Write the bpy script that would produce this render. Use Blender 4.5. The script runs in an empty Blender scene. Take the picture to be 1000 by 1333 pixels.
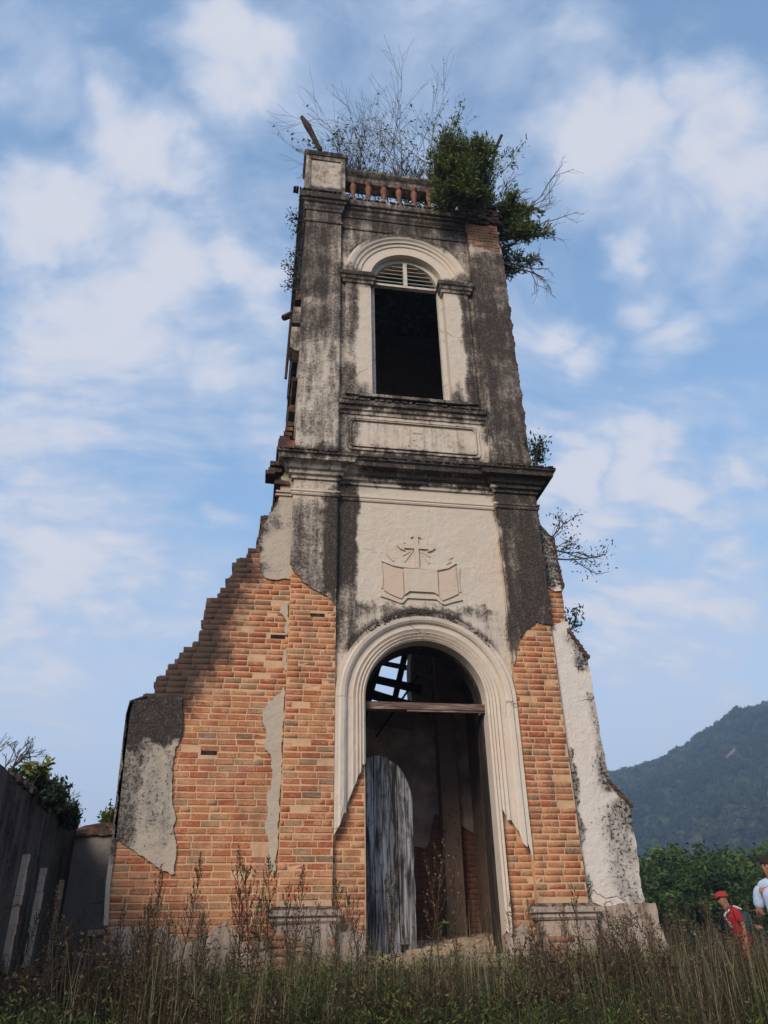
import bpy, bmesh, math, random
import numpy as np
from mathutils import Vector, Matrix, noise as mnoise
from mathutils.geometry import tessellate_polygon
R = math.radians
rng = random.Random(7)
nrg = np.random.default_rng(11)
S = bpy.context.scene
COL = S.collection

# ------------------------------------------------------------------ camera
YAW, PITCH, ROLL = R(-9.94), R(29.85), R(-1.29)
CAM = Vector((-2.275, -10.0, 0.0))
Fw = Vector((-math.sin(YAW)*math.cos(PITCH), math.cos(YAW)*math.cos(PITCH), math.sin(PITCH)))
Rt = Vector((math.cos(YAW), math.sin(YAW), 0.0))
Up = Rt.cross(Fw)
R2 = Rt*math.cos(ROLL) + Up*math.sin(ROLL)
U2 = -Rt*math.sin(ROLL) + Up*math.cos(ROLL)
cd = bpy.data.cameras.new('camera'); cam = bpy.data.objects.new('camera', cd); COL.objects.link(cam)
M3 = Matrix((R2, U2, -Fw)).transposed()
cam.matrix_world = Matrix.Translation(CAM) @ M3.to_4x4()
cd.sensor_fit = 'HORIZONTAL'; cd.sensor_width = 36.0; cd.lens = 36.0
cd.clip_start = 0.05; cd.clip_end = 8000
S.camera = cam

def at(px, py, Y=0.0):
    """place seen at a pixel of the photograph, on the vertical plane y = Y"""
    d = Fw*1000 + R2*(px-500) + U2*(666.5-py)
    t = (Y - CAM.y)/d.y
    return CAM + d*t
def XZ(px, py, Y=0.0):
    p = at(px, py, Y); return (p.x, p.z)

# ------------------------------------------------------------------ view, sun, sky
S.view_settings.view_transform = 'Standard'; S.view_settings.look = 'None'
S.view_settings.exposure = 0.45; S.view_settings.gamma = 1.0
S.view_settings.use_curve_mapping = False
SUN_AZ, SUN_EL = R(216), R(31)          # compass style: 0 = +Y, clockwise
sdir = Vector((math.sin(SUN_AZ)*math.cos(SUN_EL), math.cos(SUN_AZ)*math.cos(SUN_EL), math.sin(SUN_EL)))
sl = bpy.data.lights.new('sun', 'SUN'); sl.energy = 3.1; sl.angle = R(26); sl.color = (1.0, 0.87, 0.72)
so = bpy.data.objects.new('sun', sl); COL.objects.link(so)
so.rotation_euler = sdir.to_track_quat('Z', 'Y').to_euler()

# ------------------------------------------------------------------ node helper
class NT:
    def __init__(s, tree): s.t = tree; s.x = 0
    def n(s, typ, **kw):
        nd = s.t.nodes.new(typ)
        for k, v in kw.items(): setattr(nd, k, v)
        return nd
    def put(s, sock, v):
        if isinstance(v, E): s.t.links.new(v.o, sock)
        elif isinstance(v, (tuple, list)):
            sock.default_value = tuple(v)+((1.0,) if len(v) == 3 and len(sock.default_value) == 4 else ())
        else:
            try: sock.default_value = v
            except Exception: sock.default_value = (v, v, v)
    def math(s, op, a, b=None, c=None, clamp=False):
        nd = s.n('ShaderNodeMath', operation=op, use_clamp=clamp)
        s.put(nd.inputs[0], a)
        if b is not None: s.put(nd.inputs[1], b)
        if c is not None: s.put(nd.inputs[2], c)
        return E(s, nd.outputs[0])
    def vmath(s, op, a, b=None, scale=None):
        nd = s.n('ShaderNodeVectorMath', operation=op)
        s.put(nd.inputs[0], a)
        if b is not None: s.put(nd.inputs[1], b)
        if scale is not None: s.put(nd.inputs['Scale'], scale)
        return E(s, nd.outputs['Value'] if op in ('LENGTH', 'DISTANCE', 'DOT_PRODUCT') else nd.outputs[0])
    def smooth(s, a, b, x, lin=False):
        nd = s.n('ShaderNodeMapRange', interpolation_type='LINEAR' if lin else 'SMOOTHSTEP')
        s.put(nd.inputs['Value'], x); s.put(nd.inputs['From Min'], a); s.put(nd.inputs['From Max'], b)
        return E(s, nd.outputs[0])
    def noise(s, v, scale=1.0, detail=4.0, rough=0.55, dist=0.0):
        nd = s.n('ShaderNodeTexNoise'); s.put(nd.inputs['Vector'], v)
        nd.inputs['Scale'].default_value = scale; nd.inputs['Detail'].default_value = detail
        nd.inputs['Roughness'].default_value = rough; nd.inputs['Distortion'].default_value = dist
        return E(s, nd.outputs[0])
    def noisec(s, v, scale=1.0, detail=2.0):
        nd = s.n('ShaderNodeTexNoise'); s.put(nd.inputs['Vector'], v)
        nd.inputs['Scale'].default_value = scale; nd.inputs['Detail'].default_value = detail
        return E(s, nd.outputs[1])
    def vor(s, v, scale=1.0, feature='F1'):
        nd = s.n('ShaderNodeTexVoronoi', feature=feature); s.put(nd.inputs['Vector'], v)
        nd.inputs['Scale'].default_value = scale
        return E(s, nd.outputs['Distance'])
    def mix(s, f, a, b, mode='MIX'):
        nd = s.n('ShaderNodeMix', data_type='RGBA', blend_type=mode)
        s.put(nd.inputs[0], f); s.put(nd.inputs[6], a); s.put(nd.inputs[7], b)
        return E(s, nd.outputs[2])
    def ramp(s, x, stops, interp='LINEAR'):
        nd = s.n('ShaderNodeValToRGB'); cr = nd.color_ramp; cr.interpolation = interp
        while len(cr.elements) < len(stops): cr.elements.new(0.5)
        for e, (p, c) in zip(cr.elements, stops):
            e.position = p; e.color = tuple(c)+(1.0,)
        s.put(nd.inputs[0], x); return E(s, nd.outputs[0])
    def sep(s, v):
        nd = s.n('ShaderNodeSeparateXYZ'); s.put(nd.inputs[0], v)
        return [E(s, nd.outputs[i]) for i in range(3)]
    def comb(s, x, y, z):
        nd = s.n('ShaderNodeCombineXYZ')
        for i, v in enumerate((x, y, z)): s.put(nd.inputs[i], v)
        return E(s, nd.outputs[0])
    def pos(s): return E(s, s.n('ShaderNodeNewGeometry').outputs['Position'])
    def normal(s): return E(s, s.n('ShaderNodeNewGeometry').outputs['Normal'])
class E:
    def __init__(s, nt, o): s.nt, s.o = nt, o
    def __add__(s, b): return s.nt.math('ADD', s, b)
    __radd__ = __add__
    def __sub__(s, b): return s.nt.math('SUBTRACT', s, b)
    def __rsub__(s, b): return s.nt.math('SUBTRACT', b, s)
    def __mul__(s, b): return s.nt.math('MULTIPLY', s, b)
    __rmul__ = __mul__
    def __truediv__(s, b): return s.nt.math('DIVIDE', s, b)
    def max(s, b): return s.nt.math('MAXIMUM', s, b)
    def min(s, b): return s.nt.math('MINIMUM', s, b)
    def clamp(s): return s.nt.math('ADD', s, 0.0, clamp=True)

def make_mat(name, fn, rough=0.9, bump=None, spec=0.2, translucent=False):
    m = bpy.data.materials.new(name); m.use_nodes = True
    t = m.node_tree; b = t.nodes['Principled BSDF']; nt = NT(t)
    b.inputs['Roughness'].default_value = rough
    b.inputs['Specular IOR Level'].default_value = spec
    r = fn(nt)
    col, h, strength = (r if isinstance(r, tuple) else (r, None, 0))
    nt.put(b.inputs['Base Color'], col)
    if h is not None:
        bp = nt.n('ShaderNodeBump'); bp.inputs['Strength'].default_value = 1.0
        bp.inputs['Distance'].default_value = strength
        nt.put(bp.inputs['Height'], h); t.links.new(bp.outputs[0], b.inputs['Normal'])
    return m

# ------------------------------------------------------------------ world: Nishita sky with soft clouds
W = bpy.data.worlds.new('World'); S.world = W; W.use_nodes = True
nt = NT(W.node_tree)
bg = W.node_tree.nodes['Background']; bg.inputs['Strength'].default_value = 0.07
sk = nt.n('ShaderNodeTexSky', sky_type='NISHITA'); sk.sun_disc = False
sk.sun_elevation = SUN_EL; sk.sun_rotation = SUN_AZ
sk.altitude = 300; sk.air_density = 1.0; sk.dust_density = 1.2; sk.ozone_density = 1.6
D = E(nt, nt.n('ShaderNodeTexCoord').outputs['Generated'])
dx, dy, dz = nt.sep(D)
elev = dz.max(0.02)
pl = nt.comb(dx/(elev+0.28), dy/(elev+0.28), dz*0.5)
wq = nt.noisec(pl, 1.3, 3)
plw = nt.vmath('ADD', pl, nt.vmath('SCALE', nt.vmath('SUBTRACT', wq, (0.5, 0.5, 0.5)), scale=0.5))
n1 = nt.noise(plw, 2.3, 6, 0.56)
n2 = nt.noise(plw, 0.9, 3, 0.5)
n3 = nt.noise(nt.vmath('MULTIPLY', plw, (1.0, 2.6, 1.0)), 3.2, 5, 0.6)
blobs = None
Dw = nt.vmath('ADD', D, nt.vmath('SCALE', nt.vmath('SUBTRACT', nt.noisec(nt.vmath('MULTIPLY', D, (1.0, 1.0, 1.6)), 5.5, 5), (0.5, 0.5, 0.5)), scale=0.26))
def dirpx(px, py):
    d = Fw*1000 + R2*(px-500) + U2*(666.5-py); d.normalize(); return d
CL = [(60,290,75,.9),(10,300,70,.9),(250,90,60,.75),(300,120,50,.7),(120,190,65,.8),(190,235,60,.85),(255,265,55,.8),(320,310,55,.85),(370,350,50,.7),
      (220,350,80,.7),(120,420,120,.6),(300,500,90,.55),(200,600,110,.40),(90,720,130,.55),(250,760,90,.45),(60,900,90,.45),(180,480,120,.45),(850,780,90,.40),(930,760,70,.4),(60,560,120,.40),(310,690,40,.55),(380,560,60,.45),(30,110,60,.45),(160,870,50,.35),(30,830,40,.35),(10,930,30,.4),
      (760,180,75,.85),(810,150,60,.8),(700,190,55,.5),(910,110,65,.8),(890,70,50,.6),(960,180,75,.85),(990,270,70,.75),(960,360,50,.5),
      (820,325,32,.6),(700,450,42,.85),(760,475,38,.6),(840,385,50,.8),(880,430,55,.7),(740,110,40,.3),
      (760,607,42,.95),(700,600,35,.5),(840,590,50,.85),(910,590,60,1.0),(980,585,60,1.0),(950,650,75,.9),(860,680,60,.5),(760,660,60,.5),
      (870,880,55,.45),(930,900,60,.45),(800,905,40,.4),(800,850,30,.3),(530,10,80,.4),(740,40,40,.35),(640,60,60,.2)]
for px, py, rad, amt in CL:
    c = dirpx(px, py)
    dd = nt.vmath('DISTANCE', Dw, tuple(c))
    b = nt.smooth(rad/1000*1.5, 0.0, dd) * amt
    blobs = b if blobs is None else blobs.max(b)
n4 = nt.noise(nt.vmath('MULTIPLY', plw, (1.0, 1.7, 1.0)), 7.5, 6, 0.62)
cov = blobs*0.80 + (n1-0.5)*1.25 + (n2-0.5)*0.5 + (n3-0.5)*0.75 + (n4-0.5)*1.05 + 0.22
mask = nt.smooth(0.06, 0.76, cov)
core = nt.smooth(0.45, 0.95, cov)
skyc = E(nt, sk.outputs[0])
# thin high veil: the blue of the sky seen through milky air
veil = nt.smooth(0.95, 0.0, dz)
blue = nt.mix(veil*0.55+0.30, nt.mix(1.0, skyc, (1.6, 1.9, 2.2), 'MULTIPLY'), (4.2, 6.9, 10.2))
cl = nt.mix(core, (6.2, 7.1, 8.9), (9.0, 8.8, 9.2))
warm = nt.smooth(0.6, 0.25, dz)
cl = nt.mix(warm*core*0.7, cl, (10.4, 9.3, 9.0))
hz = nt.smooth(0.52, 0.06, dz)
fin = nt.mix(mask*0.80, blue, cl)
fin = nt.mix(hz*0.72, fin, (9.5, 9.8, 10.5))
nt.put(bg.inputs['Color'], fin)

# ------------------------------------------------------------------ object helpers
def tag(o, label=None, cat=None, group=None, kind=None):
    if label: o['label'] = label
    if cat: o['category'] = cat
    if group: o['group'] = group
    if kind: o['kind'] = kind
    return o
def empty(name, loc=(0, 0, 0), rz=0.0):
    o = bpy.data.objects.new(name, None); COL.objects.link(o)
    o.location = loc; o.rotation_euler = (0, 0, rz); o.empty_display_size = 0.2
    return o
def link(name, me, mat=None, parent=None, smooth=False):
    """link a mesh whose vertices are in world space under a parent that may be moved"""
    o = bpy.data.objects.new(name, me); COL.objects.link(o)
    if mat is not None and len(me.materials) == 0:
        for m in (mat if isinstance(mat, (list, tuple)) else [mat]): me.materials.append(m)
    if smooth: me.polygons.foreach_set('use_smooth', [True]*len(me.polygons))
    if parent is not None:
        o.parent = parent
    return o
def wlink(name, me, mat, parent):
    o = link(name, me, mat, parent)
    o.matrix_parent_inverse = Matrix.Translation(-parent.location)
    return o
class MB:
    def __init__(s): s.v = []; s.f = []
    def add(s, vs, fs):
        b = len(s.v); s.v += [tuple(v) for v in vs]; s.f += [tuple(i+b for i in f) for f in fs]
    def box(s, x0, x1, y0, y1, z0, z1, j=0.0):
        q = lambda: rng.uniform(-j, j) if j else 0
        vs = [(x+q(), y+q(), z+q()) for z in (z0, z1) for y in (y0, y1) for x in (x0, x1)]
        s.add(vs, [(0,2,3,1),(4,5,7,6),(0,1,5,4),(2,6,7,3),(0,4,6,2),(1,3,7,5)])
    def slab(s, loops, y0, y1):
        """polygon(s) in x,z extruded from y0 (front) to y1"""
        polys = [[Vector((x, z, 0)) for x, z in lp] for lp in loops]
        tris = tessellate_polygon(polys)
        flat = [p for lp in polys for p in lp]; n = len(flat)
        vs = [(p.x, y0, p.y) for p in flat] + [(p.x, y1, p.y) for p in flat]
        fs = []
        for a, b, c in tris:
            A, B, Cc = flat[a], flat[b], flat[c]
            if (B-A).cross(Cc-A).z > 0: fs.append((a, b, c)); fs.append((c+n, b+n, a+n))
            else: fs.append((c, b, a)); fs.append((a+n, b+n, c+n))
        k = 0
        for li, lp in enumerate(polys):
            m = len(lp)
            for i in range(m):
                a, b = k+i, k+(i+1) % m
                fs.append((a, a+n, b+n, b))
            k += m
        s.add(vs, fs)
    def cyl(s, p0, p1, r0, r1, n=6, cap=True):
        p0, p1 = Vector(p0), Vector(p1); d = (p1-p0).normalized()
        a = d.orthogonal().normalized(); b = d.cross(a)
        vs = []
        for p, r in ((p0, r0), (p1, r1)):
            for i in range(n):
                t = 2*math.pi*i/n; vs.append(p + a*r*math.cos(t) + b*r*math.sin(t))
        fs = [(i, (i+1) % n, n+(i+1) % n, n+i) for i in range(n)]
        if cap: fs += [tuple(reversed(range(n))), tuple(range(n, 2*n))]
        s.add(vs, fs)
    def mesh(s, name='m'):
        me = bpy.data.meshes.new(name); me.from_pydata(s.v, [], s.f); me.update()
        bm = bmesh.new(); bm.from_mesh(me); bmesh.ops.recalc_face_normals(bm, faces=bm.faces); bm.to_mesh(me); bm.free()
        return me
def np_mesh(name, V, F, mats=None, midx=None, smooth=False):
    """V (n,3), F (m,k) all same k"""
    me = bpy.data.meshes.new(name); V = np.asarray(V, np.float32); F = np.asarray(F, np.int32)
    k = F.shape[1]
    me.vertices.add(len(V)); me.vertices.foreach_set('co', V.ravel())
    me.loops.add(F.size); me.loops.foreach_set('vertex_index', F.ravel())
    me.polygons.add(len(F)); me.polygons.foreach_set('loop_start', np.arange(0, F.size, k, dtype=np.int32))
    me.polygons.foreach_set('loop_total', np.full(len(F), k, np.int32))
    if mats:
        for m in mats: me.materials.append(m)
    if midx is not None: me.polygons.foreach_set('material_index', np.asarray(midx, np.int32))
    if smooth: me.polygons.foreach_set('use_smooth', np.ones(len(F), bool))
    me.update(calc_edges=True); me.validate()
    return me
def ragged(pts, step=0.05, amp=0.012, fixed=()):
    """resample a closed outline and roughen it"""
    out = []; n = len(pts)
    for i in range(n):
        a, b = Vector(pts[i]), Vector(pts[(i+1) % n]); L = (b-a).length
        k = max(1, int(L/step)) if i not in fixed else 1
        for j in range(k):
            p = a + (b-a)*(j/k)
            if i in fixed and j == 0 and ((i-1) % n) in fixed: out.append((p.x, p.y)); continue
            q = mnoise.noise_vector(Vector((p.x*5, p.y*5, 3.1))) * amp * 2.2 + mnoise.noise_vector(Vector((p.x*19, p.y*19, 1.7))) * amp * 1.1
            out.append((p.x+q.x+rng.uniform(-amp, amp)*.5, p.y+q.y+rng.uniform(-amp, amp)*.5))
    return out
def inside(x, z, poly):
    c = False; j = len(poly)-1
    for i in range(len(poly)):
        xi, zi = poly[i]; xj, zj = poly[j]
        if (zi > z) != (zj > z) and x < (xj-xi)*(z-zi)/(zj-zi)+xi: c = not c
        j = i
    return c
def sweep(path, profile, closed_ends=True):
    """profile (out, z) swept along a plan path; outward is to the right of travel"""
    n = len(path); rings = []
    P = [Vector(p) for p in path]
    for i in range(n):
        ds = []
        if i > 0: ds.append((P[i]-P[i-1]).normalized())
        if i < n-1: ds.append((P[i+1]-P[i]).normalized())
        ns = [Vector((d.y, -d.x)) for d in ds]
        m = sum(ns, Vector((0, 0)))
        m = m/(m.length_squared/len(ns)) if len(ns) == 2 and m.length_squared > 1e-6 else ns[0]
        if len(ns) == 2: m = (ns[0]+ns[1])/(1+ns[0].dot(ns[1]))
        rings.append([(P[i].x+m.x*o, P[i].y+m.y*o, z) for o, z in profile])
    k = len(profile); mb = MB()
    vs = [v for r in rings for v in r]; fs = []
    for i in range(n-1):
        for j in range(k-1):
            a = i*k+j; fs.append((a, a+k, a+k+1, a+1))
    fs += [tuple(range(k)), tuple(reversed(range((n-1)*k, n*k)))]
    mb.add(vs, fs); return mb

# ------------------------------------------------------------------ materials
def field(nt, X, Z, boxes):
    """soft-edged rectangles of staining in facade coordinates: (x0, x1, z0, z1, softness, amount)"""
    t = None
    for x0, x1, z0, z1, s, a in boxes:
        f = nt.smooth(x0-s, x0+s, X) * nt.smooth(x1+s, x1-s, X) * nt.smooth(z0-s, z0+s, Z) * nt.smooth(z1+s, z1-s, Z) * a
        t = f if t is None else (t.max(f) if a > 0 else t + f)
    return t
def colfield(nt, X, Z, boxes, neg):
    """stain rectangles and painted underside shade, sampled into ramps along six upright strips of the tower (keeps the shader small)"""
    ss = lambda a, b, v: (lambda t: t*t*(3-2*t))(min(1, max(0, (v-a)/(b-a))))
    def val(x, z):
        t = 0.0
        for x0, x1, z0, z1, s, a in boxes:
            f = ss(x0-s, x0+s, x)*(1-ss(x1-s, x1+s, x))*ss(z0-s, z0+s, z)*(1-ss(z1-s, z1+s, z))*a
            t = max(t, f)
        for x0, x1, z0, z1, s, a in neg:
            t -= ss(x0-s, x0+s, x)*(1-ss(x1-s, x1+s, x))*ss(z0-s, z0+s, z)*(1-ss(z1-s, z1+s, z))*a
        return (min(1, max(-.4, t))+.4)/1.4
    cx = (-1.70, -1.345, -1.07, 0.1, 1.13, 1.62); edges = (-1.44, -1.255, -.93, .98, 1.25)
    tot = None
    for lo, hi in ((3.4, 7.1), (7.1, 14.2)):
        T = nt.smooth(lo, hi, Z, lin=True); zs = [lo+(hi-lo)*i/30 for i in range(31)]
        sel = None
        for g in (0, 3):
            rz_ = nt.ramp(T, [(i/30, tuple(val(cx[g+c], z) for c in range(3))) for i, z in enumerate(zs)])
            st = []
            for i, e in enumerate((-3,)+edges):
                col = tuple(1.0 if g+c == i else 0.0 for c in range(3))
                w_ = .045
                if i > 0:
                    st.append(((e-w_+2.4)/4.8, prev))
                    st.append(((e+w_+2.4)/4.8, col))
                else: st.append((0, col))
                prev = col
            rx = nt.ramp(nt.smooth(-2.4, 2.4, X, lin=True), st)
            d = nt.vmath('DOT_PRODUCT', rz_, rx)
            sel = d if sel is None else sel+d
        if tot is None: tot = sel
        else:
            k = nt.smooth(7.05, 7.15, Z, lin=True); tot = tot*(1-k)+sel*k
    return tot*1.4-0.4
def plaster(name, light, grey, dark, boxes, neg=(), base_grime=0.12, streak=0.35, speck=0.3, fine=1.0):
    def fn(nt):
        P = nt.pos(); x, y, z = nt.sep(P)
        w1 = nt.noise(P, 1.7, 4, 0.6); w2 = nt.noise(P, 5.0, 3, 0.6)
        X = x + (w1-0.5)*0.55 + (w2-0.5)*0.2; Z = z + (w2-0.5)*0.7
        if len(boxes) > 8:
            g = colfield(nt, x + (w1-0.5)*0.30 + (w2-0.5)*0.12, z + (w2-0.5)*0.45, boxes, neg) + base_grime
            for zc, r0, r1, am in ((DS_, 1.15, 1.36, .62), (WS_, 1.03, 1.28, .60)):
                rad = nt.vmath('LENGTH', nt.comb(x, 0.0, z-zc))
                g = g + nt.smooth(r0, r0+.05, rad)*nt.smooth(r1, r1-.10, rad)*nt.smooth(zc+.45, zc+.95, z)*am
        elif boxes: g = field(nt, X, Z, boxes) + base_grime
        else: g = nt.math('ADD', base_grime, 0.0)
        big = nt.noise(P, 2.6, 5, 0.62)
        med = nt.noise(P, 9.0, 5, 0.65)
        fin = nt.noise(P, 42.0, 4, 0.7)
        st = nt.noise(nt.vmath('MULTIPLY', P, (7.0, 7.0, 0.7)), 1.0, 5, 0.65)
        nx_, ny_, nz_ = nt.sep(nt.normal())
        ledge = nt.smooth(0.3, 0.9, nz_)
        v = g + (nt.noise(P, 1.5, 4, 0.6)-0.5)*0.55 + (big-0.5)*0.75 + (med-0.5)*0.62 + (fin-0.5)*0.42 + (st-0.5)*streak*1.6 + ledge*0.5
        m1 = nt.smooth(0.10, 0.60, v)      # thin grey film
        m2 = nt.smooth(0.36, 1.00, v)      # black algae crust, and the top cornice's painted shade
        c = nt.mix(med, tuple(a*0.90 for a in light), tuple(min(1, a*1.08) for a in light))
        warm = nt.smooth(0.45, 0.7, nt.noise(P, 1.1, 3, 0.5))
        c = nt.mix(warm*0.28, c, (light[0]*1.02, light[1]*0.84, light[2]*0.70))
        c = nt.mix(m1*0.72, c, grey)
        c = nt.mix(m2*0.95, c, nt.mix(fin, tuple(a*0.7 for a in dark), tuple(a*1.6 for a in dark)))
        # pits, small specks of black lichen and peeled flakes
        sp = nt.smooth(0.60, 0.70, nt.noise(P, 24.0, 4, 0.8) + (v-0.25)*0.22)
        c = nt.mix(sp*speck*1.6, c, dark)
        fl = nt.smooth(0.66, 0.70, nt.noise(P, 13.0, 4, 0.7) + (w1-0.5)*0.2) * m1
        c = nt.mix(fl*0.55, c, light)
        cr = nt.smooth(0.012, 0.0, nt.vor(nt.vmath('ADD', P, nt.vmath('SCALE', nt.noisec(P, 6, 3), scale=0.25)), 1.1, 'DISTANCE_TO_EDGE'))
        crm = nt.smooth(0.56, 0.68, nt.noise(P, 0.9, 2))
        c = nt.mix(cr*crm*0.30, c, tuple(a*1.5 for a in dark))
        h = fin*0.25 + med*0.6 + big*0.9 + fl*0.5 - sp*0.5 - cr*crm*0.8
        return c, h, 0.030*fine
    return make_mat(name, fn, 0.93, spec=0.12)
DS_, WS_ = 2.94, 10.78
CREAM = (0.57, 0.485, 0.395); GREY = (0.215, 0.176, 0.145); DARK = (0.062, 0.048, 0.041)
TOWER_DARK = [(-1.95,-1.26,6.95,9.0,.16,.30),(-1.95,-1.26,9.0,10.0,.3,.58),(-1.95,-1.26,10.0,13.0,.3,.70),
              (1.26,2.0,6.9,11.7,.12,.62),(1.26,2.0,7.8,11.7,.2,.50),
              (-2.3,2.3,6.28,6.95,.07,.78),(1.2,2.3,6.0,6.9,.10,.80),(1.30,2.0,4.3,6.1,.16,.72),(1.45,2.0,3.7,5.5,.18,.66),
              (-1.25,1.25,11.2,13.0,.35,.50),(-2.1,2.2,12.28,12.62,.04,.70),(-2.1,2.2,12.02,12.10,.03,.5),(-2.1,-1.1,13.84,14.05,.04,.8),(-2.1,-1.1,12.85,13.8,.1,.36),(-2.1,-1.86,12.8,14.0,.04,.6),(-1.2,-0.85,8.0,8.7,.15,.60),(0.95,1.25,8.0,8.6,.15,.55),  # includes the painted underside shade of the top cornice
              (-1.22,-1.0,9.0,10.6,.10,.45),(1.05,1.25,8.0,10.6,.10,.55),
              (-1.25,1.25,7.66,8.05,.06,.72),(-1.25,1.25,10.62,10.95,.06,.72),(-1.35,1.25,6.6,6.95,.06,.60),(-1.25,-.95,6.8,7.8,.10,.42),
              (-1.42,-1.28,4.3,6.1,.05,.75),(-1.19,-0.92,4.5,6.45,.08,.78),(-1.19,-1.0,3.6,4.6,.10,.45),(-1.9,-1.3,4.3,5.9,.2,.30),
              (-1.18,1.4,13.3,13.95,.05,.55),(-2.0,-1.15,12.75,12.9,.05,.7),(-1.7,-1.3,10.9,12.3,.25,.72),(1.3,1.9,9.0,10.4,.25,.70),(-0.9,0.9,4.16,4.33,.08,.55)]
TOWER_CLEAN = [(-0.85,1.15,4.3,6.15,.12,.32),(-1.9,-1.0,6.3,6.52,.05,.62),(-.8,1.2,6.1,6.28,.06,.25),(-0.95,0.95,8.3,10.4,.15,.25)]
M_tower = plaster('weathered_cream_plaster', CREAM, GREY, DARK, TOWER_DARK, TOWER_CLEAN, 0.20, streak=.85, speck=.12)
M_mould = plaster('moulding_plaster', (0.60, 0.51, 0.415), GREY, DARK, TOWER_DARK, TOWER_CLEAN+[(-1.3,1.3,0,4.1,.1,.2),(-1.1,1.1,10.9,11.85,.08,.5)], 0.02, fine=0.5)
M_wing = plaster('wing_plaster', (0.46, 0.38, 0.295), (0.21, 0.19, 0.17), DARK,
                 [(-4.2,-2.9,2.25,3.0,.12,.90),(-3.95,-3.55,1.0,3.0,.10,.55),(-3.6,-3.0,1.2,2.3,.2,.34),(-2.6,-2.25,4.6,5.5,.12,.7),(-2.4,-2.1,5.4,6.2,.08,.45)], (), 0.08, speck=0.4)
M_rwing = plaster('whitewashed_plaster', (0.64, 0.57, 0.50), (0.34, 0.29, 0.25), (0.045, 0.042, 0.04),
                  [(1.85,2.3,4.7,6.2,.1,.75),(2.10,2.5,3.45,4.0,.10,.72),(2.28,2.55,1.7,3.2,.10,.58),(2.45,2.8,1.3,2.1,.10,.66),(2.25,2.7,.4,1.6,.15,.48),(1.86,2.0,.4,2.3,.04,.60)], (), 0.02, speck=1.0, streak=.2)
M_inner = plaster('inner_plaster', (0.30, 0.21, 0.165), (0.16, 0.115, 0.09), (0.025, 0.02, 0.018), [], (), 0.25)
M_sidewall = plaster('blackened_plaster', (0.10, 0.09, 0.085), (0.035, 0.032, 0.033), (0.012, 0.012, 0.014), [], (), 0.34, streak=.9)
M_lowwall = plaster('grey_plaster', (0.24, 0.21, 0.19), (0.115, 0.10, 0.09), (0.04, 0.036, 0.034), [], (), 0.18, streak=.5)
M_post = plaster('post_plaster', (0.52, 0.40, 0.31), (0.26, 0.19, 0.15), (0.06, 0.05, 0.045), [], (), 0.04)
M_base = plaster('base_plaster', (0.42, 0.33, 0.265), (0.24, 0.165, 0.125), (0.06, 0.046, 0.038), [], (), 0.30, streak=1.2)

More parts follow.
